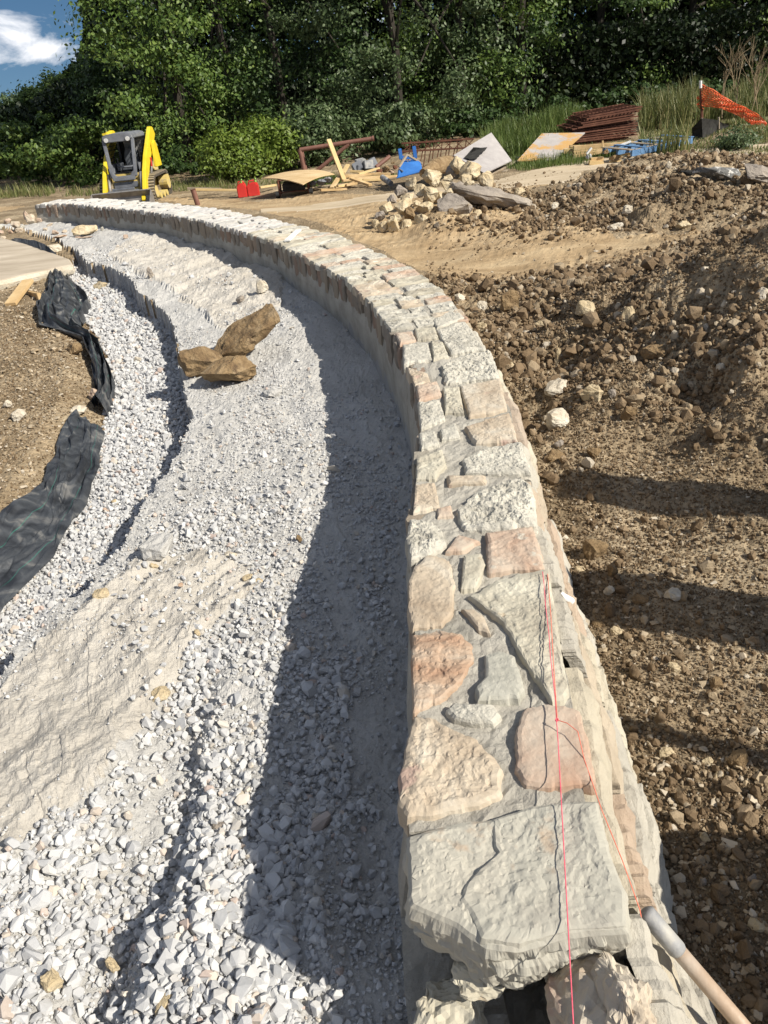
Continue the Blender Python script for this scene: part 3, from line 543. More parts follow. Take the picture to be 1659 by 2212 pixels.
CAPS=[
('tan',[(1400,1812),(1462,1830),(1478,1900),(1474,2000),(1440,2040),(1345,2052),(1328,1990),(1332,1900),(1350,1850)],'smooth tan cap stone on the left edge just above the rusty red one',.004,0),
('rust',[(1345,2075),(1420,2062),(1500,2075),(1535,2110),(1540,2150),(1500,2220),(1450,2270),(1400,2300),(1348,2325),(1342,2200)],'rusty red cap stone with stepped layers on the left edge',.006,.012),
('grey',[(1529,1948),(1612,1903),(1702,1873),(1785,1861),(1800,1960),(1825,2120),(1850,2260),(1800,2290),(1775,2255),(1715,2170),(1640,2040)],'largest triangular grey cap stone under the pink string',.005,.004),
('bluegrey',[(1578,2141),(1629,2125),(1675,2146),(1696,2207),(1706,2253),(1690,2282),(1609,2289),(1557,2289),(1547,2253),(1578,2218)],'pale blue-grey boot-shaped cap stone',.003,0),
('tan',[(1501,1987),(1537,1985),(1578,2013),(1598,2069),(1557,2059),(1537,2033)],'small tan wedge in the mortar left of the triangular stone',.004,0),
('white',[(1450,2320),(1475,2300),(1537,2300),(1609,2303),(1632,2335),(1609,2366),(1537,2363),(1475,2352)],'narrow knobbly cream cap stone below the rusty one',.008,.004),
('pink',[(1706,2315),(1762,2302),(1839,2305),(1885,2325),(1911,2412),(1931,2515),(1936,2561),(1865,2561),(1762,2571),(1706,2566),(1680,2515),(1680,2387)],'smooth pink cap stone crossed by the pink string and its knot',.002,0),
('tan',[(1352,2340),(1419,2351),(1480,2392),(1557,2422),(1603,2469),(1629,2515),(1619,2592),(1557,2627),(1404,2658),(1332,2663),(1300,2617),(1308,2515),(1326,2438)],'big rounded tan cap stone left of the smooth pink one',.007,.006),
('pink',[(1585,1745),(1732,1722),(1755,1782),(1770,1858),(1672,1861),(1589,1873)],'squarish salmon pink cap stone at the far end of the string',.004,.003),
('grey',[(1510,1812),(1566,1805),(1582,1843),(1551,1918),(1499,1925)],'small grey cap stone left of the salmon pink one',.004,0),
('white',[(1336,1699),(1401,1699),(1438,1730),(1453,1782),(1401,1812),(1340,1828),(1321,1767)],'knobbly white cap stone bulging from the left edge',.014,.008),
('pink',[(1450,1801),(1491,1745),(1563,1767),(1505,1800)],'small pale purple triangular cap stone',.003,0),
('white',[(1484,1677),(1551,1609),(1702,1564),(1732,1601),(1750,1720),(1612,1733),(1514,1730)],'large rough white cap stone above the salmon pink one',.013,.01),
('tan',[(1352,1586),(1416,1579),(1431,1654),(1345,1677)],'warm tan cap stone on the left edge above the knobbly white one',.006,.004),
('pink',[(1420,1662),(1469,1650),(1476,1684),(1423,1692)],'tiny pink chip set between the tan stone and the large white one',.003,0),
('tan',[(1453,1556),(1582,1556),(1582,1579),(1461,1583)],'thin orange-tan strip of stone bedded in mortar',.004,0),
('white',[(1506,1503),(1589,1466),(1695,1447),(1725,1541),(1642,1549),(1521,1545)],'rough white cap stone right of the thin orange strip',.01,.006),
('grey',[(1356,1496),(1438,1470),(1453,1519),(1416,1564),(1356,1564)],'grey cap stone with a dark corner on the left edge',.007,.004),
('tan',[(1514,1398),(1657,1353),(1683,1443),(1551,1451)],'buff oval cap stone on the right edge',.005,.003),
('white',[(1364,1417),(1416,1409),(1431,1451),(1371,1470)],'small off-white cap stone on the left edge',.006,.004),
('white',[(1431,1405),(1484,1383),(1499,1428),(1438,1436)],'little off-white stone in the middle beside the buff oval one',.005,0),
('tan',[(1499,1263),(1627,1240),(1649,1338),(1529,1361)],'large smooth buff cap stone by the dirt mound',.004,.003),
('white',[(1360,1316),(1431,1308),(1450,1369),(1371,1400)],'white cap stone with a rough lower edge on the left side',.008,.006),
('pink',[(1356,1263),(1423,1248),(1438,1293),(1364,1312)],'dusky pink cap stone on the left edge',.006,.003),
('grey',[(1442,1270),(1495,1265),(1510,1350),(1450,1350)],'pitted grey stone in the middle beside the large buff one',.008,.006),
('white',[(1438,1195),(1499,1165),(1597,1150),(1623,1233),(1453,1252)],'knobbly white cap stone spanning to the right edge',.012,.01),
('tan',[(1322,1203),(1393,1225),(1400,1248),(1352,1263)],'small yellowish cap stone with a chipped corner',.008,.004),
('white',[(1312,1127),(1393,1120),(1404,1173),(1316,1188)],'squarish white cap stone on the left edge',.005,.003),
('grey',[(1402,1113),(1442,1120),(1461,1165),(1412,1176)],'rough little grey stone beside the squarish white one',.008,.006),
('white',[(1423,1082),(1514,1052),(1574,1142),(1469,1158)],'wavy whitish cap stone stretching to the right edge',.008,.006),
('pink',[(1288,1090),(1340,1082),(1355,1112),(1303,1127)],'small pinkish stone at the left edge above the squarish white one',.006,.003),
('grey',[(1348,1075),(1416,1071),(1427,1105),(1359,1112)],'small greyish stone in the middle above the rough grey one',.006,.003),
('white',[(1412,1045),(1484,1007),(1510,1037),(1423,1071)],'narrow white cap stone at the right edge before the bend',.006,.004)]
for i,(mk,P,lab,ro,ly) in enumerate(CAPS):
    big=i<14
    vs,fs=capmesh(c25(P),WT-.006,i+1,rise=.02+.008*random.random(),res=110,rings=24 if big else 12,rough=ro*.8,layer=ly*.8)
    b=MB(); b.add(vs,fs); o=b.build('cap_stone',ST[mk],wall,smooth=False); o['label']=lab
# big overhanging end block
vs,fs=capmesh(c25([(1318,2737),(1499,2692),(1597,2684),(1732,2639),(1838,2624),(1951,2624),(1973,2722),(2004,2827),(2049,2940),(2052,3060),(1850,3075),(1690,3120),(1580,3110),(1480,3040),(1325,2970)]),WT-.002,77,rise=.028,depth=.13,res=230,rings=52,rough=.0035,layer=.004,grow=1.0,jag=.012)
vs2=[]
cx,cy=at(1680/1.507,2880/1.507,WT)[:2]
for v in vs:
    if v[2]<WT-.05:   # undercut the lower rim
        k=1-.10*min(1,(WT-.05-v[2])/.08); vs2.append((cx+(v[0]-cx)*k,cy+(v[1]-cy)*k+.0,v[2]+.02*noise3(v,9)))
    else: vs2.append(v)
b=MB(); b.add(vs2,fs); o=b.build('end_block',ST['slab'],wall); o['label']='wide cracked grey slab ending the top course'
# cracks / ledges on the block: shallow stepped flakes
for P,h in (([(1600,2690),(1602,2735),(1606,2782),(1619,2801),(1590,2830),(1559,2858),(1536,2880),(1510,2910),(1495,2963),(1521,3001),(1560,3090),(1690,3108),(1850,3062),(2040,3046),(2040,2942),(1996,2828),(1965,2726),(1945,2634),(1838,2634),(1732,2650)],.012),([(1335,2880),(1370,2800),(1500,2770),(1520,2830),(1470,2900),(1400,2930)],.003)):
    vs,fs=capmesh(c25(P),WT+.022,90+int(h*1000),rise=h,depth=.03,res=230,rings=46,rough=.0035,layer=.004,grow=1.0,jag=.012)
    b=MB(); b.add(vs,fs); b.build('stone_flake',ST['slab'],wall)
# further cap stones, row by row
s=s_of(1330/1.507,1075/1.507); rows=0; cnt=len(CAPS)+3; farV=[];farF=[];farA=[];fb=0
random.seed(5)
while s<LEN-.1:
    dsr=random.uniform(.13,.26) if s<6 else random.uniform(.10,.2); k=random.choice((2,3,3)) if s<5 else random.choice((1,1,2,2,3)); cuts=[0]+sorted([ (i+1)/k+random.uniform(-.1,.1) for i in range(k-1)])+[1]; sk=random.uniform(-.06,.06)
    for c in range(k):
        a,e=cuts[c],cuts[c+1]; g=.03; lo=a+(g if a>0 else -.015-random.random()*.03); hi=e-(g if e<1 else -.015-random.random()*.03)
        s1=s+.012+sk*a+random.uniform(-.01,.01); s2=s+dsr-.012+sk*a+random.uniform(-.01,.01)
        poly=[wp(s1,lo),wp(s1+sk*(hi-lo)*.5,(lo+hi)/2),wp(s1+sk*(hi-lo),hi),wp((s1+s2)/2+sk,hi-.01),wp(s2+sk*(hi-lo),hi),wp(s2,(lo+hi)/2),wp(s2,lo),wp((s1+s2)/2,lo+.01)]
        near=cnt<100
        vs,fs=capmesh(poly,WT-.008,cnt+200,flat=True,rise=.010+.016*random.random(),res=32 if near else 16,rings=6 if near else 3,rough=.008,tilt=(random.uniform(-.05,.05),random.uniform(-.05,.05)),layer=.008)
        rr=random.random()
        me=bpy.data.meshes.new('cap_stone')
        if near:
            b=MB(); b.add(vs,fs); mk=random.choices(['white','grey','tan','pink'],[6,4,2,1])[0]; o=b.build('cap_stone',ST[mk],wall); cnt+=1
        else:
            farV+=vs; farF+=[tuple(i+fb for i in q) for q in fs]; farA+=[rr]*len(vs); fb+=len(vs)
    s+=dsr; rows+=1
me=bpy.data.meshes.new('cap_stone'); me.from_pydata(farV,[],farF); at_=me.attributes.new('rnd','FLOAT','POINT'); at_.data.foreach_set('value',farA); me.update()
o=link('cap_stone',me,M['capfar'],wall); o['kind']='stuff'
# inner facing: upright stone edges hanging below the cap
def facing(name,side,m,s0,s1,seed,wlo,whi,ztopf,hlo,hhi,outf,stepz=1):
    r=random.Random(seed); FVv=[];FF=[];FA=[];fb=0
    for lv in range(stepz):
        s=s0+(r.uniform(-.1,.0) if side>0 else 0)
        while s<s1:
            wd=r.uniform(wlo,whi); h=r.uniform(hlo,hhi); zt2=ztopf(lv)+r.uniform(-.012,.008); o_=outf(lv,s)+(r.uniform(-.012,.018) if side<0 else r.uniform(-.006,.008)); lean=r.uniform(-.03,.03); rn=r.random(); t=0 if side<0 else 1
            gr=5 if side<0 else 18; base=[]
            def pt(f,g,dep):
                ss=s+wd*(.04+.92*f)+lean*(1-g)+.008*noise3((s*3,f*3,g*3+lv),2); x0,y0=wp(ss,t); nx=np.interp(ss,SL,nr[:,0])*side;ny=np.interp(ss,SL,nr[:,1])*side
                e=min(f,1-f,1)*min(1,1); bulge=.012*(1-(2*f-1)**4)*(1-(2*g-1)**6)+.008*noise3((x0,y0,g*h*1.),18)+(.016*noise3((x0,y0*.6,zt2+g*h+lv),9) if side>0 else 0)
                fl=(1-g)*h*(.28 if side>0 else 0)
                return (x0+nx*(o_+bulge+fl-dep),y0+ny*(o_+bulge+fl-dep),zt2-h*(1-g)+(.006 if side<0 else .022)*noise3((ss,f,7+lv),9))
            vs=[pt(f/ gr,g/gr,0) for f in range(gr+1) for g in range(gr+1)]; fs=[(a*(gr+1)+c,a*(gr+1)+c+1,(a+1)*(gr+1)+c+1,(a+1)*(gr+1)+c) for a in range(gr) for c in range(gr)]
            rim=[a*(gr+1) for a in range(gr+1)]+[gr*(gr+1)+c for c in range(1,gr+1)]+[a*(gr+1)+gr for a in range(gr-1,-1,-1)]+[c for c in range(gr-1,0,-1)]
            bk=[]
            for q in rim:
                f=(q//(gr+1))/gr; g=(q%(gr+1))/gr; bk.append(len(vs)); vs.append(pt(f,g,.07 if side<0 else .04))
            nr_=len(rim)
            fs+=[(rim[i],rim[(i+1)%nr_],bk[(i+1)%nr_],bk[i]) for i in range(nr_)]
            FVv+=vs; FF+=[tuple(i+fb for i in q) for q in fs]; FA+=[rn]*len(vs); fb+=len(vs)
            s+=wd
    me=bpy.data.meshes.new(name); me.from_pydata(FVv,[],FF); bm=bmesh.new(); bm.from_mesh(me); bmesh.ops.recalc_face_normals(bm,faces=bm.faces); bm.to_mesh(me); bm.free()
    at_=me.attributes.new('rnd','FLOAT','POINT'); at_.data.foreach_set('value',FA); me.update(); return link(name,me,m,wall)
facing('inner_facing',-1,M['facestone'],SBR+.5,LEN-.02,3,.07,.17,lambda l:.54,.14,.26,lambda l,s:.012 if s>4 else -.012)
fl=lambda s:float(np.interp(s,[0,1.2,2.5,4,6],[.22,.20,.12,.07,.03]))
facing('outer_facing',1,M['sideface'],.0,9.0,4,.3,.9,lambda l:.532-l*.13 ,.12,.15,lambda l,s:.0+fl(s)*(.12+.28*l),4)
# broken near end: rubble stones in the open course
for (px,py,zc,sx,sy,sz_,mk,lab) in [(1295,2170,.38,.15,.13,.10,'tan','pitted tan stone at the open end of the wall'),(1060,2105,.37,.09,.05,.035,'grey','crumbling grey lump under the end slab'),(1345,2190,.43,.06,.12,.10,'tan','narrow tan stone on the right of the open end'),(1215,2080,.40,.06,.05,.05,'grey','grey stone deep in the gap below the slab'),(975,2215,.29,.1,.12,.02,'grey','low grey mortar bed at the left of the open end')]:
    p=at(px,py,zc+sz_*.5); bm=hull(int(px),26,sx,sy,sz_,box=.5); bmesh.ops.triangulate(bm,faces=bm.faces[:]); bmesh.ops.subdivide_edges(bm,edges=bm.edges[:],cuts=7,use_grid_fill=True)
    for _ in range(2): bmesh.ops.smooth_vert(bm,verts=bm.verts[:],factor=.5,use_axis_x=True,use_axis_y=True,use_axis_z=True)
    for v in bm.verts:
        q=v.co+v.normal*(.014*noise3(v.co+Vector((px,0,0)),14)+.008*noise3(v.co,45,4)); v.co=q+Vector(p)
    me=bpy.data.meshes.new('rubble_stone'); bm.to_mesh(me); bm.free(); o=link('rubble_stone',me,ST[mk],wall); o['label']=lab
# weep pipe stub
b=MB(); p=Vector(at(1218,1290,.42)); q=Vector(at(1236,1300,.38)); d=(q-p).normalized(); b.tube([p-d*.05,p+d*.05],.014,14); b.build('weep_pipe',M['whiteplastic'],wall)

# ---------------------------------------------------------------- strings, tool, level on the wall
def strand(name,pts,m,label,group=None,r=.0011):
    b=MB(); b.tube(pts,r,6); return tag(b.build(name,m),label,'string',group)
b=MB()
P0=Vector(at(1172,1235,WT+.03));P1=Vector(at(1203,1555,WT+.045));P2=Vector(at(1240,2240,WT+.05))
pts=[P0.lerp(P1,i/8)+Vector((.0012*math.sin(i*2.1),0,0)) for i in range(9)]+[P1.lerp(P2,i/10) for i in range(1,11)]
ms=thing('mason_line','taut bright pink mason string stretched along the cap stones with a knot halfway','string',(0,0,0))
b.tube(pts,.0012,6); b.build('line',M['string'],ms)
b=MB(); k=P1
for i in range(14):
    a=i*.9; b.tube([k+Vector((.004*math.cos(a),.004*math.sin(a),.002*math.sin(i))),k+Vector((.004*math.cos(a+1.4),.004*math.sin(a+1.4),.003*math.cos(i)))],.0012,5)
b.build('knot',M['string'],ms)
Q0=Vector(at(1183,1240,WT+.02));Q1=Vector(at(1190,1330,WT+.035));
b=MB(); b.tube([Q0,Q1,Vector(at(1196,1440,WT+.04)),P1+Vector((.001,0,.001))],.0012,6)
tail=[P1,Vector(at(1225,1562,WT+.05)),Vector(at(1248,1580,WT+.045)),Vector(at(1262,1640,WT+.02)),Vector(at(1300,1750,WT+.015)),Vector(at(1345,1860,WT+.01)),Vector(at(1382,1965,WT-.03)),Vector(at(1400,2060,WT-.08)),Vector(at(1412,2240,WT-.2))]
b.tube(tail,.0012,6); tag(b.build('mason_line',M['string2']),'slack coral string tied at the knot and trailing down the right edge of the wall','string')
tl=thing('tool_handle','dusty wooden tool handle with a grey grip leaning on the right side of the wall','tool handle')
T0=Vector(at(1392,1968,.50));T1=Vector(at(1600,2212,.30)); dd=(T1-T0); L1=dd.length; T0=T0; E=T0+dd.normalized()*1.05
E.z=min(E.z,.1) if False else E.z
b=MB(); g=T0+dd*.36; b.tube([T0,T0+dd*.02,g-dd*.02,g],[.012,.0195,.0195,.0175],20); b.build('grip',M['greyplastic'],tl,smooth=True)
b=MB(); b.tube([T0+dd*.3,T0+dd*2.9],[.0165,.0175],20); b.build('shaft',M['handle'],tl,smooth=True)
b=MB(); e=T0+dd*2.9; b.box((e.x,e.y,e.z-.02),(.2,.14,.01),rot=(0,.5,.5)); b.build('blade',M['steel'],tl)
b=MB(); p=Vector(at(620,520,WT+.03));q=Vector(at(645,497,WT+.03)); b.beam(p,q,.07,.02); tag(b.build('flat_board',M['whiteplastic'],bevel=.003),'short white strip lying across the cap stones halfway round the curve','strip')
# ================================================================ objects
def rock(px,py,wp_,hp_,m,label,name='rock',cat='rock',group=None,seed=None,Y=None,sx=1,box=.35,rot=None,det=3,depth=.8,sink=.12,n=20):
    """px,py: centre in the view; wp_,hp_: size there"""
    seed=seed if seed is not None else int(px*7+py*13)
    if Y is None: g=ground(px,py+hp_*.42)
    else: g=atY(px,py,Y)
    dep=float(np.dot(g-CP,fwd)); k=S*dep/F; w_=wp_*k; h_=hp_*k
    r=random.Random(seed); bm=hull(seed,n,w_/2,w_/2*depth,h_/2,box=box)
    bmesh.ops.triangulate(bm,faces=bm.faces[:]); bmesh.ops.subdivide_edges(bm,edges=bm.edges[:],cuts=det,use_grid_fill=True)
    bmesh.ops.smooth_vert(bm,verts=bm.verts[:],factor=.2,use_axis_x=True,use_axis_y=True,use_axis_z=True)
    sz=(w_+h_)/2; of=Vector((seed%97,seed%31,0))
    for v in bm.verts: v.co+=v.normal*(sz*.045*noise3(v.co/sz+of,5)+sz*.02*noise3(v.co/sz+of,18))
    me=bpy.data.meshes.new(name); bm.to_mesh(me); bm.free(); o=link(name,me,m)
    if Y is None: o.location=(g[0],g[1],g[2]+h_*(.5-sink))
    else: o.location=tuple(g)
    o.rotation_euler=rot if rot else (r.uniform(-.15,.15),r.uniform(-.15,.15)-ROLL*0,r.uniform(-.4,.4))
    return tag(o,label,cat,group)
def short(l):
    for w_ in (' of ',' at ',' on ',' in ',' under ',' crowning ',' tucked ',' leaning ',' left ',' right ',' low ',' above ',' alone ',' lying ',' below ',' beside ',' sloping '): l=l.split(w_)[0]
    return ' '.join(l.split()[:5])
def autolabel(lst,i,noun):
    u,v=lst[i][:2]; c=sorted([(math.hypot(u-q[0],v-q[1]),q) for q in lst if q[-1]],key=lambda k:k[0])[0][1]
    dx,dy=u-c[0],v-c[1]; d='right of' if dx>abs(dy) else 'left of' if -dx>abs(dy) else 'below' if dy>0 else 'above'
    return f'{noun} just {d} the {short(c[-1])}'
ORD=['bottom','second','third','fourth','fifth','sixth','seventh','eighth','ninth','tenth','eleventh','twelfth','thirteenth','fourteenth','top']
LM,GR,BR,PR=M['limestone'],M['greyrock'],M['brownrock'],M['palerock']
# ---- rock pile beyond the wall (crop origin 1150,480 scale 2.765)
g_='rocks heaped in the limestone pile'
PILE=[(930,165,170,170,13.7,LM,'pointed cream boulder at the left of the pile top'),(1060,210,220,200,13.4,LM,'rounded cream boulder crowning the rock pile'),(1190,290,160,160,13.3,LM,'bright cream boulder on the right shoulder of the rock pile'),(700,270,250,140,13.4,LM,'broad cream boulder on the upper left of the rock pile'),(520,310,125,130,13.2,LM,'upright cream rock at the upper left edge of the pile'),(600,390,130,130,12.9,LM,'blocky cream rock under the broad upper-left boulder'),(740,320,95,80,13.0,LM,None),(860,290,115,85,13.2,LM,'smooth cream rock left of the dark gap in the pile'),(1010,280,140,100,13.2,LM,'tan rock tucked under the crowning boulder'),(1040,325,130,60,13.0,LM,None),(670,420,210,150,12.8,LM,'rounded mottled rock in the middle of the pile'),(850,350,170,100,12.9,LM,'flat cream rock above the big grey boulder'),(860,395,120,70,12.75,LM,None),(430,390,130,130,13.1,GR,'greyish rock at the far left of the pile, half in shade'),(490,450,150,80,12.7,LM,None),(450,530,190,160,12.5,LM,'large flat-faced tan rock on the left of the pile'),(570,505,85,70,12.45,LM,None),(510,590,120,130,12.4,BR,'shaded brown rock low on the left of the pile'),(650,550,190,130,12.5,LM,'long tan rock leaning against the big grey boulder'),(900,530,370,230,12.4,GR,'big grey boulder at the front of the rock pile'),(610,655,175,140,12.1,LM,'bright five-sided cream rock at the foot of the pile'),(360,700,120,185,12.0,LM,'tall upright tan rock at the front left foot of the pile'),(270,715,120,110,12.1,LM,None),(200,690,80,100,12.2,LM,None),(480,715,145,130,12.1,LM,'grey-sided rock right of the tall upright one'),(700,730,95,140,12.0,LM,'upright narrow rock under the five-sided one'),(610,790,85,70,11.9,LM,None),(1000,645,105,110,12.1,LM,'whitish rock under the right end of the big grey boulder'),(1120,625,125,130,12.2,LM,'square brown-shaded rock at the right foot of the pile'),(1020,715,85,70,12.0,LM,None),(900,685,95,60,12.1,LM,'small flat cream rock centred under the big grey boulder'),(790,650,100,70,12.2,GR,None),(300,550,150,110,12.7,LM,None),(230,620,130,90,12.6,GR,None),(400,640,120,80,12.4,LM,None),(940,740,140,50,11.9,LM,'lowest flat cream rock in front of the pile, right of centre'),(330,860,60,42,11.6,LM,'single small rock lying in front of the pile'),(850,720,90,60,12.0,BR,None),(720,640,110,90,12.4,GR,None),(560,630,100,90,12.5,GR,None),(780,450,150,120,12.8,LM,None),(350,470,110,90,12.9,GR,None),(880,220,110,110,13.7,GR,None),(1110,380,200,110,13.3,GR,None)]
for i,(u,v,w_,h_,Y,m,lab) in enumerate(PILE):
    X,Yv=c8(u,v,1150,480,2.765); k=1/2.765/1.507
    rock(X,Yv,w_*k*1.06,h_*k*1.12,m,lab or autolabel(PILE,i,('small' if w_*h_<9000 else 'angular')+(' shaded grey' if m==GR else ' cream')+' pile rock'),group=g_ ,seed=900+i,Y=Y,det=3,box=.45,depth=.95,n=16)
X,Yv=c8(1255,452,1150,480,2.765)
o=rock(X,Yv,225,40,GR,'long dark grey slab of rock sloping down the right side of the rock pile',seed=77,Y=12.9,det=4,box=.75,depth=.45,rot=(.05,.30,-.12),n=34)
X,Yv=c8(1500,405,1150,480,2.765); rock(X,Yv,30,24,LM,'lone yellowish lump at the right tip of the grey slab',seed=78,Y=13.1)
# ---- boulders and chunks on the dirt mounds
def rr_(lst,x0,y0,s,name='rock',**kw):
    k=1/s/1.507
    for (u,v,w_,h_,m,lab) in lst: X,Yv=c8(u,v,x0,y0,s); rock(X,Yv,w_*k,h_*k,m,lab,name=name,**kw)
rr_([(740,878,135,70,PR,'white-topped rounded rock at the foot of the dirt mound'),(897,903,115,105,LM,'tan block-shaped rock with a flat face at the foot of the mound'),(750,1005,115,130,PR,'pale pointed rock standing closest to the wall on the dirt'),(985,900,48,52,GR,'small grey rock beside the tan block'),(1060,985,85,85,BR,'rounded brown rock below the mound'),(540,505,115,115,BR,'largest round soil-covered lump at the left end of the mound'),(1170,720,160,75,BR,'broad low brown lump in the middle of the mound'),(1630,470,70,65,PR,'whitish rock at the right frame edge on the mound'),(1635,548,55,32,LM,'flat tan rock under the whitish one at the right edge'),(1460,790,64,52,PR,'white rock on the right face of the mound'),(950,740,56,34,LM,'small tan oval stone on the mound face'),(545,785,52,50,LM,'cream stone low on the mound beside the wall'),(330,485,66,50,PR,'white stone at the left tip of the mound'),(870,535,105,80,LM,'tan broken rock on the mound crest'),(425,525,52,62,PR,'pale stone on the left shoulder of the mound'),(425,618,54,62,LM,'brown-tan stone beside the wall at the mound edge'),(1410,480,50,45,PR,'pale stone high on the right of the mound'),(1390,365,50,32,PR,'white stone at the top of the mound slope'),(1470,512,40,40,PR,'small round white stone on the upper mound')],1250,600,1.327)
rr_([(1055,560,80,85,LM,'flat tan chip standing on edge on the mound'),(700,605,130,42,LM,'long orange-tan flake lying on the mound'),(750,745,34,120,LM,'thin upright brown flake stuck in the mound'),(1305,600,135,36,BR,'long dark brown flake on the right of the mound')],1250,600,1.327,name='stone_flake',box=.6,depth=.35)
rr_([(905,635,135,120,BR,'double-lobed brown lump by the wall on the right ground'),(845,732,62,38,LM,'smooth tan stone below the double-lobed lump'),(1245,835,92,74,PR,'pale flat rock at the edge of the shade'),(1110,860,95,44,BR,'long flat brown stone in the shade'),(970,820,56,66,PR,'small white rock near the wall'),(985,735,60,95,BR,'upright brown rock near the double-lobed lump'),(735,240,115,55,BR,'flat soil lump right beside the wall'),(905,225,75,60,BR,'round soil lump by the wall'),(755,190,52,52,GR,'small grey rock beside the flat soil lump'),(1000,1000,85,44,LM,'flat tan stone shaded near the wall'),(1265,1150,85,50,LM,'broken flat stone lying in the chips'),(920,968,70,36,BR,'flat brown stone near the weep pipe'),(1430,1220,80,60,BR,'knobbly brown clod on the right chips')],1250,1300,1.327)
rr_([(1515,205,110,120,BR,'large brown rock in the lower right chips'),(1222,195,84,56,LM,'pale tan flat rock in the lower right chips'),(1395,232,62,46,LM,'small flat tan rock left of the large brown one'),(1385,555,50,62,LM,'cream angular rock lower right'),(1440,292,58,52,LM,'rounded tan rock under the flat tan one'),(1590,740,60,56,GR,'grey rounded rock near the right edge'),(1375,750,36,60,GR,'narrow grey stone at the shadow edge'),(1610,930,110,60,LM,'flat slab of stone at the right edge near the handle'),(1380,920,90,36,GR,'flat shaded stone right of the handle grip'),(1550,1040,95,60,GR,'flat grey stone at the lower right edge')],1250,2300,1.327)
rr_([(1445,745,235,70,M['asphalt'],'broken slab of white-flecked grey pavement on top of the far mound'),(1600,755,200,90,GR,'big grey-brown boulder beside the pavement slab on the far mound'),(1312,748,75,34,M['black'],'flat black chunk left of the pavement slab'),(1228,718,30,48,PR,'small white chunk on the far mound'),(1050,910,50,60,PR,'white stone left of the far mound'),(735,893,50,44,PR,'pale stone in front of the grey slab'),(1640,690,60,46,BR,'dark clod at the right edge on the far mound'),(1290,970,80,44,LM,'tan stone in front of the far mound'),(1000,980,80,50,PR,'pale broken stone at the foot of the far mound')],1250,0,1.327)
# ---- stones on the left side
rr_([(885,756,225,160,BR,'left brown boulder of the three resting on the gravel terrace'),(1003,792,275,150,BR,'front brown boulder of the three on the gravel terrace'),(1135,440,62,75,PR,'white rock standing on the gravel at the shadow edge'),(655,382,34,62,GR,'upright grey shard on the terrace'),(375,195,130,55,LM,'yellow lumpy rock near the far end of the terrace'),(438,436,86,44,LM,'yellowish stone in the white gravel channel'),(35,945,50,42,PR,'cream stone left of the red-streaked one'),(88,992,74,66,PR,'cream rock with a red streak on the dirt bank'),(418,905,56,80,ST['pink'],'pinkish rock wedged by the black fabric'),(465,940,95,44,ST['rust'],'flat reddish-tan rock below the black fabric'),(605,755,44,40,PR,'single pale stone in the white gravel channel'),(1040,495,50,38,GR,'grey lump on the terrace'),(1180,900,110,46,M['terrace'],'rough pale clump of set mortar below the boulders'),(340,975,90,44,PR,'flat cream stone beside the black fabric'),(305,1010,100,30,LM,'thin yellow stone above the long black fabric'),(325,710,100,60,BR,'brown clod beside the black fabric'),(95,575,24,20,PR,'tiny white stone on the dirt bank')],0,600,1.327)
o=rock(*c8(1078,700,0,600,1.327),200,44,BR,'long brown slab of rock leaning on the two brown boulders',seed=41,det=4,box=.9,depth=.6,rot=(.3,-.52,.1),n=26,sink=-.55)
rr_([(690,620,200,130,M['terrace'],'lump of set mortar on the terrace edge'),(440,835,90,56,LM,'yellow stone on the terrace edge'),(1295,595,30,62,BR,'small brown brick-like stone upright in the gravel'),(700,1262,115,52,LM,'flat tan stone among the white gravel'),(1070,765,60,26,LM,'thin tan chip on the gravel'),(1120,780,40,26,LM,'small tan chip beside the thin one'),(855,1005,40,32,LM,'tan pebble on set mortar'),(1000,668,70,34,PR,'white stone at the gravel edge'),(670,712,70,28,LM,'flat tan chip beside the mortar lump'),(780,800,30,22,ST['rust'],'small rust-red chip on the set mortar'),(460,475,44,24,ST['pink'],'pink chip in the gravel channel'),(500,440,40,36,LM,'tan chip in the gravel channel')],0,1300,1.327)
rr_([(245,1155,95,170,LM,'long pale yellow stone standing in the lower left gravel'),(728,1265,135,110,LM,'flat pale yellow stone at the bottom of the frame'),(500,1090,60,130,LM,'yellow-tinged shard in the bottom gravel'),(950,500,82,44,GR,'flat grey-green stone among the gravel'),(1045,385,90,50,PR,'cream stone at the edge of the wall shadow'),(480,960,44,24,ST['rust'],'small brown chip in the bottom gravel'),(1420,1110,1,1,PR,None)][:6],0,2300,1.327)
RB=[(90,330,90,60,'pink','dull red rock in the far-left rubble'),(185,365,130,80,'tan','brown-tan block in the far-left rubble'),(20,390,60,80,'white','cream chunk at the left frame edge of the rubble'),(295,270,70,110,'pink','upright pink rock at the end of the wall'),(345,310,120,110,'tan','pale angular block leaning at the wall end'),(435,325,70,60,'pink','pinkish cube-like rock right of the pale block'),(120,450,60,50,'rust','orange-red rock in the rubble'),(215,430,110,60,'tan',None),(600,455,80,56,'pink',None),(500,420,70,36,'tan',None),(700,440,60,36,'tan',None),(650,495,150,26,'rust','thin orange-red flake in front of the yellow rock'),(930,505,180,22,'pink',None),(1365,500,70,50,'pink','single pink stone alone on the terrace gravel'),(1110,415,50,50,'white',None),(250,390,60,40,'white',None),(40,515,70,50,'tan',None),(20,450,60,40,'pink',None),(390,450,80,36,'white',None),(310,440,60,40,'tan',None),(540,370,80,30,'tan',None),(840,505,60,24,'rust',None)]
k=1/3.318/1.507
for i,(u,v,w_,h_,mk,lab) in enumerate(RB):
    X,Yv=c8(u,v,0,620,3.318); rock(X,Yv,w_*k*1.1,h_*k*1.15,ST[mk],lab or autolabel(RB,i,{'pink':'pinkish','tan':'tan','white':'pale','rust':'reddish'}[mk]+' broken stone'),group='rubble at the far end of the wall',seed=500+i,box=.5)
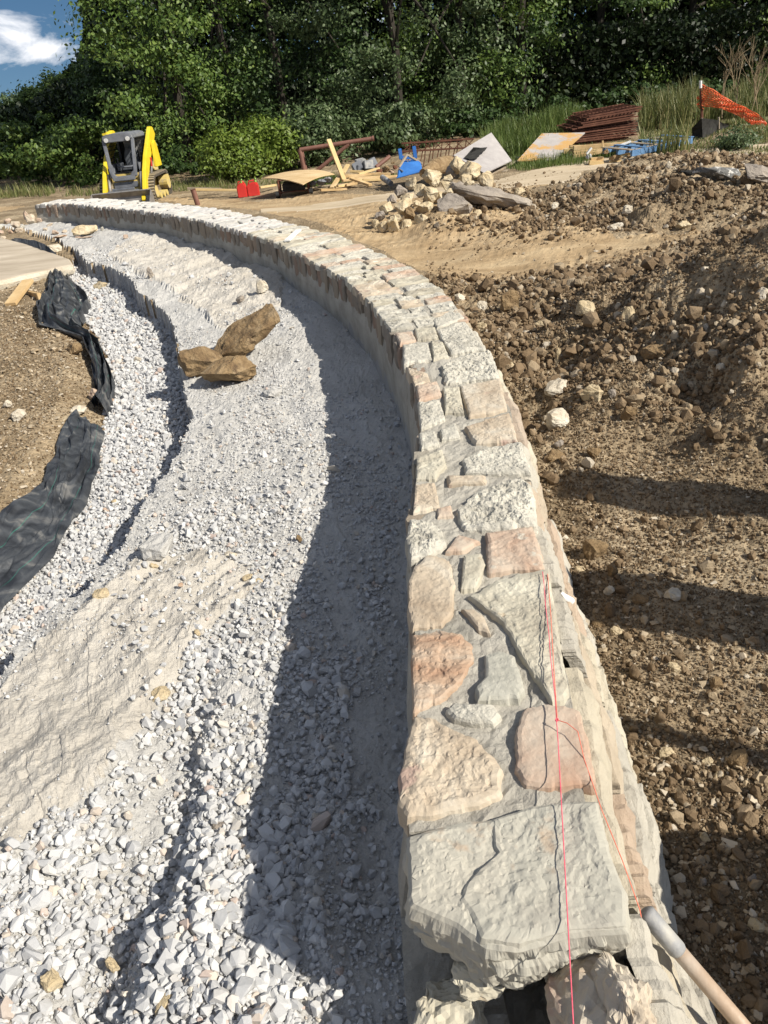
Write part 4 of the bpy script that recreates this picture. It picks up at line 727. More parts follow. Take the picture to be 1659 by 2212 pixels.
# ---- concrete slab, cut block, lumber on the left
b=MB()
z1=.255; sp=[(x,y) for x,y in SLABW]; c=np.array(sp); n=len(sp)
den_=[]
for i in range(n):
    a=c[i];d=c[(i+1)%n]; m_=max(1,int(np.hypot(*(d-a))/.08))
    for j in range(m_): den_.append(a+(d-a)*j/m_)
den_=np.array(den_); cc=den_.mean(0); vs=[];fs=[]
for kx,(z_,shr) in enumerate([(z1,.985),(z1-.012,1.0),(z1-.06,1.003),(z1-.12,.995),(z1-.15,.96)]):
    for q in den_:
        n_=noise3((q[0],q[1],kx),5)*.03*(kx>1); p=cc+(q-cc)*shr+np.array([0,0]); vs.append((p[0]+n_,p[1]+n_,z_+(noise3((q[0],q[1],9),6)*.03 if kx==4 else 0)))
m_=len(den_)
for kx in range(4):
    for i in range(m_): fs.append((kx*m_+i,kx*m_+(i+1)%m_,(kx+1)*m_+(i+1)%m_,(kx+1)*m_+i))
fs.append(tuple(range(m_))); fs.append(tuple(range(4*m_,5*m_))[::-1])
b.add(vs,fs); sl_=b.build('concrete_slab',M['slabc']); tag(sl_,'thick tan concrete slab with a broken edge jutting in from the left','slab')
sl_.data.materials.append(M['slabedge'])
for p in sl_.data.polygons:
    if abs(p.normal.z)<.7: p.material_index=1
p=ground(*c8(550,640,0,620,3.318)); rock(*c8(550,632,0,620,3.318),100*.55,20,M['slabedge'],'cut cream stone block lying on the end of the concrete slab',name='stone_block',cat='block',seed=8,Y=float(p[1])-.3,box=.9,depth=.4,n=40,rot=(0,-.06,.1))
def beamth(P,Q,w_,h_,m,label,name='board',cat='board',group=None):
    b=MB(); P=Vector(P);Q=Vector(Q); b.beam(P,Q,w_,h_); return tag(b.build(name,m,bevel=.004),label,cat,group)
def gp(u,v,x0,y0,s,dz=0):
    g=ground(*c8(u,v,x0,y0,s)); return Vector((g[0],g[1],g[2]+dz))
A=gp(-60,1075,0,620,3.318,.05);B=gp(445,1200,0,620,3.318,.05)
beamth(A,B,.045,.10,M['wood'],'tan board lying on edge under the concrete slab, crossed by the other')
P_=gp(120,1260,0,620,3.318,.03); Q_=Vector(atY(*c8(305,975,0,620,3.318),P_.y+.62)); beamth(P_,Q_,.14,.04,M['wood'],'tan board leaning across the lying one against the slab edge')
# ---- geotextile
m,t,bs=nodes('geotextile'); nn=t.nodes.new; ll=t.links.new
tcn=nn('ShaderNodeTexCoord'); nz=nn('ShaderNodeTexNoise'); nz.inputs['Scale'].default_value=5; nz.inputs['Detail'].default_value=7; nz.inputs['Distortion'].default_value=1.5; ll(tcn.outputs['Object'],nz.inputs['Vector'])
r1=ramp(t,[(.38,(.018,.02,.024)),(.56,(.05,.055,.062)),(.72,(.17,.165,.155))]); ll(nz.outputs[0],r1.inputs[0])
an=nn('ShaderNodeAttribute'); an.attribute_name='vv'; r2=ramp(t,[(0,(0,0,0)),(.300,(0,0,0)),(.304,(.6,.6,.6)),(.308,(0,0,0)),(.80,(0,0,0)),(.804,(.7,.7,.7)),(.808,(0,0,0))]); ll(an.outputs['Fac'],r2.inputs[0])
mm=nn('ShaderNodeMix'); mm.data_type='RGBA'; ll(r2.outputs[0],mm.inputs['Factor']); ll(r1.outputs[0],mm.inputs['A']); mm.inputs['B'].default_value=(.02,.26,.19,1); ll(mm.outputs['Result'],bs.inputs['Base Color']); bs.inputs['Roughness'].default_value=.5
nb=nn('ShaderNodeTexNoise'); nb.inputs['Scale'].default_value=26; nb.inputs['Detail'].default_value=6; ll(tcn.outputs['Object'],nb.inputs['Vector']); bp=nn('ShaderNodeBump'); bp.inputs['Strength'].default_value=.5; bp.inputs['Distance'].default_value=.01; ll(nb.outputs[0],bp.inputs['Height']); ll(bp.outputs[0],bs.inputs['Normal'])
M['geotext']=m
def cloth(name,left,right,nu,nv,lift,amp,f,label,seed,zf):
    Lp=resample([tuple(ongr(a,b_,zf)) for a,b_ in left],nu)[0]; Rp=resample([tuple(ongr(a,b_,zf)) for a,b_ in right],nu)[0]
    u=np.linspace(0,1,nu)[:,None]; v=np.linspace(0,1,nv)[None]
    X=Lp[:,0:1]*(1-v)+Rp[:,0:1]*v; Y=Lp[:,1:2]*(1-v)+Rp[:,1:2]*v
    n1=fbm(v*f+1.2*fbm(u*3+0*v,v*2,seed+1)+0*u,u*3+0*v,seed,3); rid=1-np.abs(n1)*2.2
    n2=1-np.abs(fbm(u*f*1.6+v*2.0,v*3-u*2,seed+5,4))*2.2
    X=X+.03*fbm(u*9+0*v,v*6+0*u,seed+7); Y=Y+.03*fbm(u*9+0*v,v*6+0*u,seed+8)
    Z=H(X,Y,rough=False)+lift*np.sin(np.pi*np.clip(v*.9+.05,0,1))**.5*(1+0*u)+amp*np.clip(rid,-1,1)+amp*.6*np.clip(n2,-1,1)*(v*(1-v)*4)**.3
    Z=np.maximum(Z,H(X,Y,rough=False)+.012)
    I,J=np.meshgrid(np.arange(nu-1),np.arange(nv-1),indexing='ij'); a=(I*nv+J).ravel()
    me=npmesh(name,np.stack([X,Y,Z],-1).reshape(-1,3),np.stack([a,a+nv,a+nv+1,a+1],-1),4,{'vv':np.repeat(v,nu,0).ravel()},smooth=True)
    return tag(link(name,me,M['geotext']),label,'fabric')
cloth('fabric',[(158,893),(130,960),(95,1050),(50,1095),(0,1140),(-80,1200)],[(222,925),(203,1010),(162,1085),(118,1180),(60,1232),(0,1290),(-70,1370)],170,90,.05,.035,3.2,'long folded strip of black woven fabric with green threads running off the left edge',61,lambda q:zter(q)-.1)
cloth('fabric',[(120,592),(104,640),(85,680),(95,725),(183,738),(200,790),(205,840),(197,872)],[(150,590),(195,648),(178,690),(183,722),(218,742),(240,790),(244,840),(232,880)],200,90,.05,.085,4.5,'crumpled black woven fabric bunched up from the slab down to the pink rock',71,lambda q:zter(q)-.1)
b=MB(); p=[(0,548),(45,540),(90,548),(135,562)]; q=[(0,556),(45,552),(95,562),(130,572)]
vs=[Vector(atY(*a,12.6)) for a in p]; 
cloth('fabric',[(-60,522),(10,515),(70,522),(125,545)],[(-60,534),(10,532),(60,540),(112,556)],60,14,.16,.02,2,'grey-black sheet lying flat on the far edge of the concrete slab',81,lambda q:.26)
# ---- skid steer loader
g=ground(292,440); B0=(float(g[0])*1.05+.1,float(g[1])*1.05,0.)
sk=thing('track_loader','yellow and grey compact track loader parked facing the camera behind the far wall','loader',B0,rz=R_(-3)); sk.scale=(.77,.77,.76)
b=MB(); b.box((0,.35,.62),(.98,2.0,.55)); b.box((0,-.72,.55),(.86,.2,.32)); b.box((0,1.2,1.05),(.9,.6,.5)); bd=b.build('body',M['dustyyellow'],sk,bevel=.03)
b=MB(); b.box((0,-.84,.60),(.74,.03,.16)); b.build('front_plate',M['darkgrey'],bd,bevel=.005)
cab=MB()
for s_ in (-1,1):
    cab.beam((s_*.36,-.86,.82),(s_*.445,-.62,1.88),.10,.10,up=(0,1,0)); cab.beam((s_*.46,.65,.9),(s_*.45,.7,1.9),.06,.1,up=(0,1,0))
    cab.box((s_*.45,.05,1.0),(.05,1.3,.35))
cab.prism([(-.46,1.86),(-.44,1.98),(-.3,2.03),(.3,2.03),(.44,1.98),(.46,1.86)],-.72,.75,'y')
cab.prism([(-.37,1.80),(-.46,1.9),(.46,1.9),(.37,1.80)],-.72,-.62,'y')
cab.prism([(-.41,1.0),(-.33,.72),(.33,.72),(.41,1.0),(.30,.98),(.22,.86),(-.22,.86),(-.30,.98)],-.93,-.84,'y')
cb=cab.build('cab',M['darkgrey'],sk,bevel=.02)
b=MB(); b.box((0,.72,1.45),(.86,.03,.95)); b.box((0,.1,.9),(.8,1.3,.05)); b.box((0,0,1.855),(.8,1.3,.01)); b.build('cab_interior',M['cabin'],cb)
b=MB(); b.box((.02,.69,1.6),(.56,.02,.36)); b.build('rear_window',M['greyplastic'],cb)
for s_ in (-1,1):
    b=MB(); b.tube([(s_*.33,-.75,1.87),(s_*.33,-.7,1.87)],.062,14); b.build('headlight',M['lens'],cb)
b=MB(); b.tube([(-.3,-.55,2.03),(-.3,-.55,2.1)],.05,10); b.box((-.36,-.6,2.04),(.12,.12,.06)); b.build('beacon',M['yellow'],cb)
for s_ in (-1,1):
    b=MB()
    for i in range(9): b.box((s_*.475,-.35+i*.13,1.45),(.012,.03,.8))
    for i in range(7): b.box((s_*.475,.15,1.12+i*.11),(.014,1.1,.016))
    b.build('side_screen',M['cabin'],cb)
b=MB(); b.prism([(-.2,1.05),(-.24,1.3),(-.15,1.55),(.15,1.55),(.24,1.3),(.2,1.05)],.28,.4,'y'); st=b.build('seat',M['seat'],cb,bevel=.03)
b=MB(); b.box((0,.05,1.02),(.46,.46,.13)); b.build('cushion',M['seat'],st,bevel=.03)
for s_ in (-1,1):
    b=MB(); b.box((s_*.29,-.05,1.08),(.1,.4,.2)); b.tube([(s_*.29,-.2,1.15),(s_*.28,-.25,1.34)],.02,8); b.build('joystick',M['seat'],cb)
b=MB(); b.tube([(-.27,-.3,1.12),(-.15,-.34,1.07),(.15,-.34,1.07),(.27,-.3,1.12)],.028,8); b.build('lap_bar',M['darkgrey'],cb,smooth=True)
for s_ in (-1,1):
    b=MB(); b.prism([(1.15,1.85),(1.0,2.08),(.75,2.1),(-.35,1.35),(-.8,.95),(-1.25,.38),(-1.42,.3),(-1.5,.18),(-1.35,.1),(-1.1,.2),(-.6,.72),(-.1,1.12),(.9,1.7)],s_*.56,s_*.68,'x'); arm=b.build('lift_arm',M['yellow'],sk,bevel=.015)
    b=MB(); b.prism([(.15,.95),(.3,1.62),(.5,1.72),(.62,1.6),(.75,.95)],s_*.70,s_*.80,'x'); b.build('tower',M['yellow'],sk,bevel=.015)
    b=MB(); b.tube([(s_*.62,-.1,.75),(s_*.62,.75,1.6)],.04,10); b.build('cylinder',M['steel'],arm,smooth=True); b=MB(); b.tube([(s_*.50,-1.1,.25),(s_*.50,-.75,.92)],.045,10); b.build('cylinder',M['steel'],arm,smooth=True)
    tr=MB(); R2=[(-1.02,.28),(-.98,.1),(-.85,.02),(.95,.02),(1.12,.12),(1.16,.35),(.95,.72),(.8,.8),(-.55,.78),(-.75,.68)]
    m_=len(R2); pin=[(y*.9+.0,.40+(z-.40)*.82) for y,z in R2]
    vs=[(s_*.53,y,z) for y,z in R2]+[(s_*.86,y,z) for y,z in R2]+[(s_*.53,y,z) for y,z in pin]+[(s_*.86,y,z) for y,z in pin]; fs=[]
    for i in range(m_):
        j=(i+1)%m_; fs+=[(i,j,m_+j,m_+i),(2*m_+i,2*m_+j,3*m_+j,3*m_+i),(i,j,2*m_+j,2*m_+i),(m_+i,m_+j,3*m_+j,3*m_+i)]
    tr.add(vs,fs); track=tr.build('track',M['rubberdark'],sk)
    b=MB(); P=resample(R2+[R2[0]],55)[0]
    for i in range(54):
        a=P[i];d=P[(i+1)%54]-P[i-1]; an_=math.atan2(d[1],d[0]); b.box((s_*.695,a[0],a[1]),(.33,.045,.05),rot=(an_,0,0))
    b.build('tread',M['rubber'],track)
    for yy,zz,r_ in ((.85,.45,.22),(-.72,.32,.17),(-.3,.14,.1),(.1,.14,.1),(.45,.14,.1)): b=MB(); b.tube([(s_*.6,yy,zz),(s_*.87,yy,zz)],r_,18); b.build('roller',M['dustyyellow'],track)
b=MB(); b.prism([(-1.35,.02),(-2.05,.0),(-2.07,.03),(-1.45,.08),(-1.38,.3),(-1.52,.46),(-1.49,.49),(-1.33,.32)],-.9,.9,'x')
for s_ in (-1,1): b.prism([(-1.35,.02),(-2.05,.0),(-1.52,.48),(-1.36,.3)],s_*.9,s_*.92,'x')
b.build('bucket',M['steel'],sk,bevel=.006)
b=MB(); b.box((0,-1.28,.34),(.95,.06,.3)); b.box((0,-1.22,.52),(.7,.05,.06)); b.build('coupler',M['darkgrey'],sk,bevel=.01)
b=MB(); b.tube([(.66,.0,1.0),(.7,-.05,1.25)],.035,8); b.build('extinguisher',M['red'],sk)
# ---- things along the wood edge. helper: crop pixels + depth -> point
def q2(u,v,Y): return Vector(atY(*c8(u,v,700,400,2.765),Y))
def q3(u,v,Y): return Vector(atY(*c8(u,v,1250,380,3.318),Y))
def q4(u,v,Y): return Vector(atY(*c8(u,v,1700,300,4.1475),Y))
def q5(u,v,Y): return Vector(atY(*c8(u,v,2050,200,3.687),Y))
def q1(u,v,Y): return Vector(atY(*c8(u,v,300,400,4.1475),Y))
b=MB(); p=q1(1432,1125,18.3);t_=q1(1362,905,18.3); b.tube([p-(t_-p)*.2,t_],.058,16); rp=b.build('pipe_post',M['pipe'],smooth=False); tag(rp,'short rusty brown pipe stub leaning out of the ground behind the wall','post')
b=MB(); b.tube([t_,t_+(t_-p).normalized()*.012],.064,16); b.build('rim',M['rust'],rp)
# gas cans
def can(base,h,wd,label,sp):
    r=thing('fuel_can',label,'fuel can',tuple(base),group='red fuel cans'); b=MB()
    b.prism([(-wd/2,0),(wd/2,0),(wd/2,h*.72),(wd*.3,h*.92),(-wd*.1,h*.92),(-wd/2,h*.7)],-.09,.09,'y'); bd=b.build('body',M['red'],r,bevel=.02)
    b=MB(); b.tube([(-wd*.38,0,h*.74),(-wd*.25,0,h*1.0),(wd*.15,0,h*1.02),(wd*.33,0,h*.88)],.016,8); b.build('handle',M['red'],r,smooth=True)
    b=MB(); b.tube([(sp*wd,0,h*.9),(sp*wd,0,h*1.05)],.025,10); b.tube([(sp*wd,0,h*1.05),(sp*wd+.02,-.03,h*1.14)],.014,8); b.build('spout',M['green'],r); return r
can(ground(*c8(255,672,700,400,2.765)),.34,.22,'left red fuel can with rounded shoulders beside the wood edge',.05)
can(ground(*c8(354,660,700,400,2.765)),.33,.27,'right red fuel can, squarer, its handle cut out at the top',.28)
def sheet(name,cs,th,m,label,bend=0,nn_=10,cat='sheet'):
    c=[Vector(x) for x in cs]; nrm=(c[1]-c[0]).cross(c[3]-c[0]).normalized(); 
    if nrm.z<0:nrm=-nrm
    vs=[];fs=[]; g=nn_+1
    for off in (0,-th):
        for i in range(g):
            for j in range(g):
                u=i/nn_;v=j/nn_; p=c[0]*(1-u)*(1-v)+c[1]*u*(1-v)+c[2]*u*v+c[3]*(1-u)*v; vs.append(p+nrm*(off+bend*(1-(2*u-1)**2)*.5+bend*(1-(2*v-1)**2)*.5))
    for k in (0,1):
        for i in range(nn_):
            for j in range(nn_): a=k*g*g+i*g+j; fs.append((a,a+g,a+g+1,a+1))
    rim=[i*g for i in range(g)]+[nn_*g+j for j in range(1,g)]+[i*g+nn_ for i in range(nn_-1,-1,-1)]+[j for j in range(nn_-1,0,-1)]
    for i in range(len(rim)): a,b_=rim[i],rim[(i+1)%len(rim)]; fs.append((a,b_,b_+g*g,a+g*g))
    b=MB(); b.add(vs,fs); return tag(b.build(name,m),label,cat)
sheet('plywood_sheet',[q2(430,500,18.3),q2(790,553,17.2),q2(1075,460,18.1),q2(810,427,19.2)],.018,M['ply'],'tan plywood sheet lying bowed on top of the black generator',bend=.09)
gg=ground(*c8(715,668,700,400,2.765)); gen=thing('generator','black wheeled generator in the shade under the plywood sheet','generator',(gg[0],gg[1]+.1,gg[2]),)
gen.scale=(.95,.9,.52)
b=MB(); b.box((0,.25,.36),(.5,.5,.28)); b.box((-.1,.2,.52),(.25,.3,.1)); b.build('engine',M['black'],gen,bevel=.02)
b=MB()
for x_ in (-.33,.33):
    for y_ in (0,.5): b.tube([(x_,y_,.05),(x_,y_,.66)],.02,8)
    b.tube([(x_,0,.66),(x_,.5,.66)],.02,8); b.tube([(x_,0,.2),(x_,.5,.2)],.02,8)
b.tube([(-.33,0,.66),(.33,0,.66)],.02,8); b.tube([(-.33,0,.2),(.33,0,.2)],.02,8); b.build('frame',M['rust'],gen)
for x_ in (-.38,.38):
    b=MB(); b.tube([(x_-.04,.05,.13),(x_+.04,.05,.13)],.13,18); b.build('wheel',M['tyre'],gen)
pf=thing('pipe_rack','brown steel pipe frame with an upright, a long rail and a diagonal brace','frame',(0,0,0))
for nm,pts,r_ in (('post',[q2(805,440,20.5),q2(762,238,20.5)],.055),('rail',[q2(762,243,20.5),q2(1425,140,20.5)],.05),('brace',[q2(905,440,20.5),q2(1205,190,20.5)],.045),('side_post',[q2(822,430,20.7),q2(785,262,20.7)],.035)):
    b=MB(); b.tube(pts,r_,14); b.build(nm,M['pipe'],pf)
b=MB(); b.tube([q2(1415,142,20.5),q2(1432,138,20.5)],.062,14); b.build('cap',M['pipe'],pf)
# loose boards
LLB=['lower left end board poking out of the lumber pile toward the plywood', 'board angled up behind the low left end board', 'long flat board across the top of the left lumber pile', 'darker board just under the longest top board', 'wide board running through the middle of the left lumber pile', 'long board reaching right toward the wheelbarrow', 'short board end low in the middle of the lumber pile', 'board end low at the right of the lumber pile', 'back board highest at the rear of the lumber pile', 'stub of board beneath the slanting one', 'stub of board at the very front of the lumber pile', 'short board sandwiched above the slanting one']
LB=[(1022,150,1168,530,18.9,18.3,.10,'wood2','pale board propped up steeply against the pipe frame'),(1150,455,1195,378,18.9,19.3,.09,'wood2','short pale board standing behind the propped board'),(1050,590,1120,482,18.0,18.5,.10,'wood','board leaning over the left end of the lumber pile'),(1225,500,1400,560,18.1,17.7,.12,'wood','board slanting down the front of the lumber pile'),(1290,462,1475,408,18.7,19.2,.07,'wood2','bright yellow board sticking up across the pile'),
(950,605,1185,598,17.6,17.8,.08,None,0),(1080,580,1250,535,17.9,18.2,.07,None,0),(1170,470,1580,458,18.8,18.8,.07,None,0),(1160,485,1490,455,18.5,18.9,.06,None,0),(1200,500,1560,480,18.4,18.6,.08,None,0),(1150,520,1640,478,18.2,18.6,.06,None,0),(1210,550,1280,542,17.9,18,.06,None,0),(1330,515,1500,510,18.1,18.2,.07,None,0),(1215,436,1340,440,19.1,19.1,.06,None,0),(1180,560,1280,545,17.8,17.9,.06,None,0),(1100,570,1180,565,17.7,17.9,.07,None,0),(1240,525,1420,500,18.2,18.5,.06,None,0),
(-180,600,220,607,19.3,19.3,.08,'wood2','long pale board lying left of the fuel cans'),(-250,590,60,596,19.8,19.8,.06,'woodgrey','weathered board lying along the wood edge behind the pipe stub'),(400,582,545,560,19.2,19.6,.08,'wood2','pale board end showing between the fuel cans and the plywood')]
for u1,v1,u2,v2,Y1,Y2,wd,mk,lab in LB:
    beamth(q2(u1,v1,Y1),q2(u2,v2,Y2),wd,.045 if wd>.065 else .05,M[mk] if mk else random.choice([M['wood'],M['wood'],M['wood2']]),lab or LLB.pop(0),group=None if lab else 'boards in the left lumber pile')
bb=MB()
for i,(u,v) in enumerate([(1280,395),(1310,365),(1345,395),(1375,380),(1405,365),(1330,415),(1290,420),(1395,400)]):
    b=MB(); p=q2(u,v,19.6+.1*(i%3)); b.box(p,(.22,.2,.19),rot=(random.uniform(-.4,.4),random.uniform(-.5,.5),random.uniform(0,1))); tag(b.build('block',M['greyplastic'] if i%2 else M['darkgrey'],bevel=.01),['leftmost dark block of the heap behind the lumber','upper left pale grey block in the heap behind the lumber','dark block in the middle of the heap behind the lumber','grey block just right of the heap middle','dark uppermost right block of the heap behind the lumber','grey block low in the middle of the heap','dark low left block of the heap behind the lumber','grey rightmost block of the heap behind the lumber'][i],'block','dark blocks heaped behind the lumber')
b=MB(); b.tube([q2(1450,400,19.2),q2(1572,302,19.4)],.045,12); tag(b.build('pipe',M['pipe']),'short brown pipe pointing up out of the scrap left of the wheelbarrow','pipe')
b=MB(); b.tube([q2(1505,490,17.9),q2(1583,548,17.5)],.06,12); tag(b.build('pipe',M['greyplastic']),'grey pipe section lying at the right end of the lumber pile','pipe')
for i,(u,v,w_,h_) in enumerate([(1480,440,90,60),(1540,420,90,70),(1590,440,60,50),(1620,400,60,50),(1600,360,40,30)]):
    X,Yv=c8(u,v,700,400,2.765); rock(X,Yv,w_/4.2,h_/4.2,[M['rust'],M['brownrock'],ST['rust']][i%3],['rusty scrap piece nearest the lumber, left of the wheelbarrow','brown scrap lump in the middle left of the wheelbarrow','reddish scrap piece touching the wheelbarrow tray','small rusty scrap piece high beside the wheelbarrow leg','small brown scrap piece by the short brown pipe tip'][i],name='scrap_piece',cat='scrap',group='rusty scrap beside the wheelbarrow',Y=19.0,seed=700+i)
for i,(u,v,w_,h_) in enumerate([(880,545,90,50),(960,535,110,70),(1020,510,90,70)]):
    X,Yv=c8(u,v,700,400,2.765); rock(X,Yv,w_/4.2,h_/4.2,M['greyplastic'] if i==2 else M['darkgrey'],['grey plastic bag bulging out right under the plywood edge','largest dark bag between the plywood and the lumber','light grey bag leaning on the lumber pile'][i],name='plastic_bag',cat='bag',Y=18.6,seed=720+i,box=.1)
# wheelbarrow upside down
wb=thing('wheelbarrow','blue wheelbarrow tipped upside down with its wooden handles in the air','wheelbarrow',(0,0,0)); YB=17.0
b=MB(); top=[q3(200,480,YB),q3(385,475,YB),q3(370,470,YB+.5),q3(215,470,YB+.5)]; rim=[q3(140,660,YB-.25),q3(405,590,YB-.25),q3(400,560,YB+.8),q3(170,620,YB+.8)]
mid=[(t*.45+r_*.55)+(Vector((-.03,0,0)) if k in (0,3) else Vector((.03,0,0))) for k,(t,r_) in enumerate(zip(top,rim))]
b.add(top+mid+rim,[(0,1,2,3)]+[(i,(i+1)%4,4+(i+1)%4,4+i) for i in range(4)]+[(4+i,4+(i+1)%4,8+(i+1)%4,8+i) for i in range(4)]); tray=b.build('tray',M['blue'],wb,bevel=.02)
b=MB(); 
for i in range(4): b.tube([rim[i],rim[(i+1)%4]],.014,8)
b.build('rim',M['blue'],tray)
for s_,(pa,pb,pc) in enumerate([((225,480),(185,460),(168,345)),((290,480),(340,450),(322,318))]):
    b=MB(); b.beam(q3(*pa,YB+.1),q3(*pb,YB+.1),.05,.04); b.beam(q3(*pb,YB+.1),q3(*pc,YB+.1),.075,.05); b.build('leg',M['blue'],wb,bevel=.008)
b=MB(); b.beam(q3(195,440,YB+.12),q3(335,440,YB+.12),.04,.06); b.build('brace',M['blue'],wb)
b=MB(); b.beam(q3(250,405,YB-.05),q3(160,545,YB-.2),.05,.04); b.build('handle',M['woodgrey'],wb,bevel=.006)
b=MB(); b.beam(q3(250,410,YB-.05),q3(415,508,YB+.1),.05,.04); b.build('handle',M['woodgrey'],wb,bevel=.006)
b=MB(); b.tube([q3(255,480,YB),q3(280,600,YB-.12)],.012,6); b.tube([q3(160,560,YB-.1),q3(205,590,YB-.2)],.012,6); b.build('rod',M['darkgrey'],wb)
# iron fence panel standing behind
fp=thing('iron_fence_panel','rusty iron fence panel with crossed bars along its top, leaning behind the rock pile','fence panel',(0,0,0)); YF=19.0
for nm,a,c_ in (('rail',(190,288),(968,238)),('rail',(190,378),(900,335)),('rail',(330,560),(800,530))):
    b=MB(); b.beam(q3(*a,YF),q3(*c_,YF),.035,.035); b.build(nm,M['rust'],fp)
for i in range(15):
    b=MB(); u=275+i*43; e=.062*u
    tall=i%2==0
    b.beam(q3(u+14,(245 if tall else 368)-.05*(u-400),YF+.01),q3(u-22-0*i,560-.03*(u-300),YF+.01),.02,.02,up=(0,1,0)); b.build('picket',M['rust'],fp)
for i in range(7):
    b=MB(); u=195+i*112; yt=290-.064*(u-190); yb=373-.06*(u-190)
    b.beam(q3(u+10,yt,YF),q3(u+100,yb,YF),.016,.016); b.beam(q3(u+10,yb,YF),q3(u+100,yt-5,YF),.016,.016); b.build('cross_bar',M['rust'],fp)
o1=sheet('board_sheet',[q3(750,415,17.9),q3(1160,170,19.2),q3(1378,470,18.2),q3(1085,608,16.9)],.022,M['osb2'],'grey strand-board sheet with a black burn mark leaning behind the rock pile')
bm=bmesh.new(); 
cst=[(865,455),(905,415),(965,345),(975,362),(930,410),(985,345),(1040,350),(1115,345),(1085,385),(1040,410),(1025,445),(990,470),(930,475)]
c0,c1,c2_,c3=[Vector(x) for x in (q3(750,415,17.9),q3(1160,170,19.2),q3(1378,470,18.2),q3(1085,608,16.9))]; pn=(c1-c0).cross(c3-c0).normalized(); pn=pn if pn.y<0 else -pn
def onpl(u,v,c,n_,off=.03):
    d=Vector(ray(*c8(u,v,1250,380,3.318))); o_=Vector(CP); t=((c-o_).dot(n_))/(d.dot(n_)); return o_+d*t+n_*off
b=MB(); vv=[onpl(u,v,c0,pn) for u,v in cst]; vb=[p-pn*.004 for p in vv]; m_=len(cst); b.add(vv+vb,[tuple(range(m_)),tuple(range(m_,2*m_))[::-1]]+[(i,(i+1)%m_,m_+(i+1)%m_,m_+i) for i in range(m_)]); b.build('burn_mark',M['black'],o1)
sheet('board_sheet',[q4(-70,925,18.3),q4(440,915,18.3),q4(850,543,20.2),q4(265,555,20.2)],.022,M['osb'],'strand-board sheet with orange wood showing through grey, resting tilted on a frame')
sheet('board_sheet',[q4(370,1000,18.4),q4(655,965,18.5),q4(690,825,19.2),q4(500,850,19.2)],.02,M['osb2'],'small grey board lying low beneath the orange-flecked sheet')
gg=q4(300,985,18.6); b=MB(); b.tube([gg+Vector((-.05,0,.05)),gg+Vector((.05,0,.05))],.13,16); b.box(gg+Vector((-.35,.2,.1)),(.5,.4,.2)); tag(b.build('cart',M['tyre']),'dark wheeled cart half hidden beneath the orange-flecked sheet','cart')
b=MB(); b.tube([q3(420,610,16.2),q3(560,540,16.8),q3(640,520,17.4),q3(700,500,17.9)],[.08,.16,.17,.15],16); tag(b.build('log',M['brownrock']),'large brown log behind the rock pile beside the wheelbarrow','log')
for i,(a,c_) in enumerate([((1090,612),(1290,545)),((1130,630),(1430,480)),((1290,605),(1500,500)),((1160,640),(1340,622)),((1200,580),(1400,470))]):
    beamth(q3(*a,17.4+i*.15),q3(*c_,18.6+i*.15),.12,.05,M['woodgrey'],['leftmost grey plank under the burn-marked sheet','long grey plank running up between the two sheets','highest grey plank under the orange-flecked sheet','lowest flat grey plank under the sheets','rearmost grey plank between the sheets'][i],group='weathered planks under the sheets')
# stack of rusty fence panels
YS=20.6
random.seed(3)
for i in range(15):
    f=i/14
    bl=q4(660+ (200*f if i>8 else 60*f),735-400*f,YS+.25*f+random.uniform(-.04,.04)); br=q4(1510+60*f+random.uniform(-15,15),640-440*f,YS+.2+.25*f)
    r=thing('fence_panel',(f'rusty fence panel lying {ORD[i]} from the bottom of the tall stack' if 0<i<14 else f'rusty fence panel at the very {ORD[i]} of the tall stack') ,'fence panel',tuple(bl),group='rusty fence panels in the stack')
    d=br-bl; L_=d.length; dn=d.normalized(); off=Vector((random.uniform(-.1,.1),random.uniform(-.05,.12),0)); back=Vector((-.1,1,.04)).normalized()
    for k,(o_,tk_) in enumerate(((0,.05),(.45,.035),(1.1,.05))):
        b=MB(); b.beam(back*o_+off,back*o_+d+off,.045,tk_*.62); b.build('rail',M['rust'],r)
    b=MB()
    for k in range(14):
        p=d*((k+.5)/14)+off; b.beam(p+back*.03,p+back*1.2,.022,.022)
    b.build('pickets',M['rust'],r)
# right lumber, debris and pallet
OLB=['board end poking out left below the thick tan beam', 'board lying under the thick tan beam in front of the stack', 'lowest left board beside the small grey sheet', 'long board under the right half of the thick beam', 'board lying behind the left end of the thick beam', 'chunky offcut at the left front of the debris', 'flat pale offcut lowest at the left front of the debris', 'pale offcut at the bottom right of the debris', "short offcut right beside the pallet's left corner"]
for i,(u1,v1,u2,v2,Y1,wd,h_,mk,lab) in enumerate([(690,760,1700,680,18.6,.1,.1,'wood','thick tan beam lying in front of the rusty stack'),(560,800,690,790,18.7,.08,.1,'wood2',None),(690,830,1230,780,18.3,.1,.09,'wood',None),(690,870,1100,800,18.1,.08,.07,'wood',None),(1180,800,1700,740,18.2,.1,.05,'wood2',None),(640,730,900,735,18.9,.08,.05,'wood',None),(870,835,935,750,17.9,.06,.04,'whiteplastic','short pinkish-white stick standing left in the debris'),(1255,745,1465,665,18.0,.06,.04,'whiteplastic','long pinkish-white stick slanting over the thick beam'),(915,835,930,890,17.6,.07,.03,'whiteplastic','white upright chip in the debris'),(1085,655,1095,760,17.9,.04,.03,'wood','thin stake standing in the debris'),(920,915,1090,900,17.4,.12,.08,'wood',None),(900,950,1090,965,17.3,.1,.08,'wood2',None),(1180,960,1330,935,17.3,.1,.07,'wood2',None),(1340,830,1450,815,17.7,.08,.06,'wood2',None)]):
    beamth(q4(u1,v1,Y1),q4(u2,v2,Y1),wd,h_,M[mk],lab or OLB.pop(0),group=None if lab else 'lumber offcuts beside the pallet')
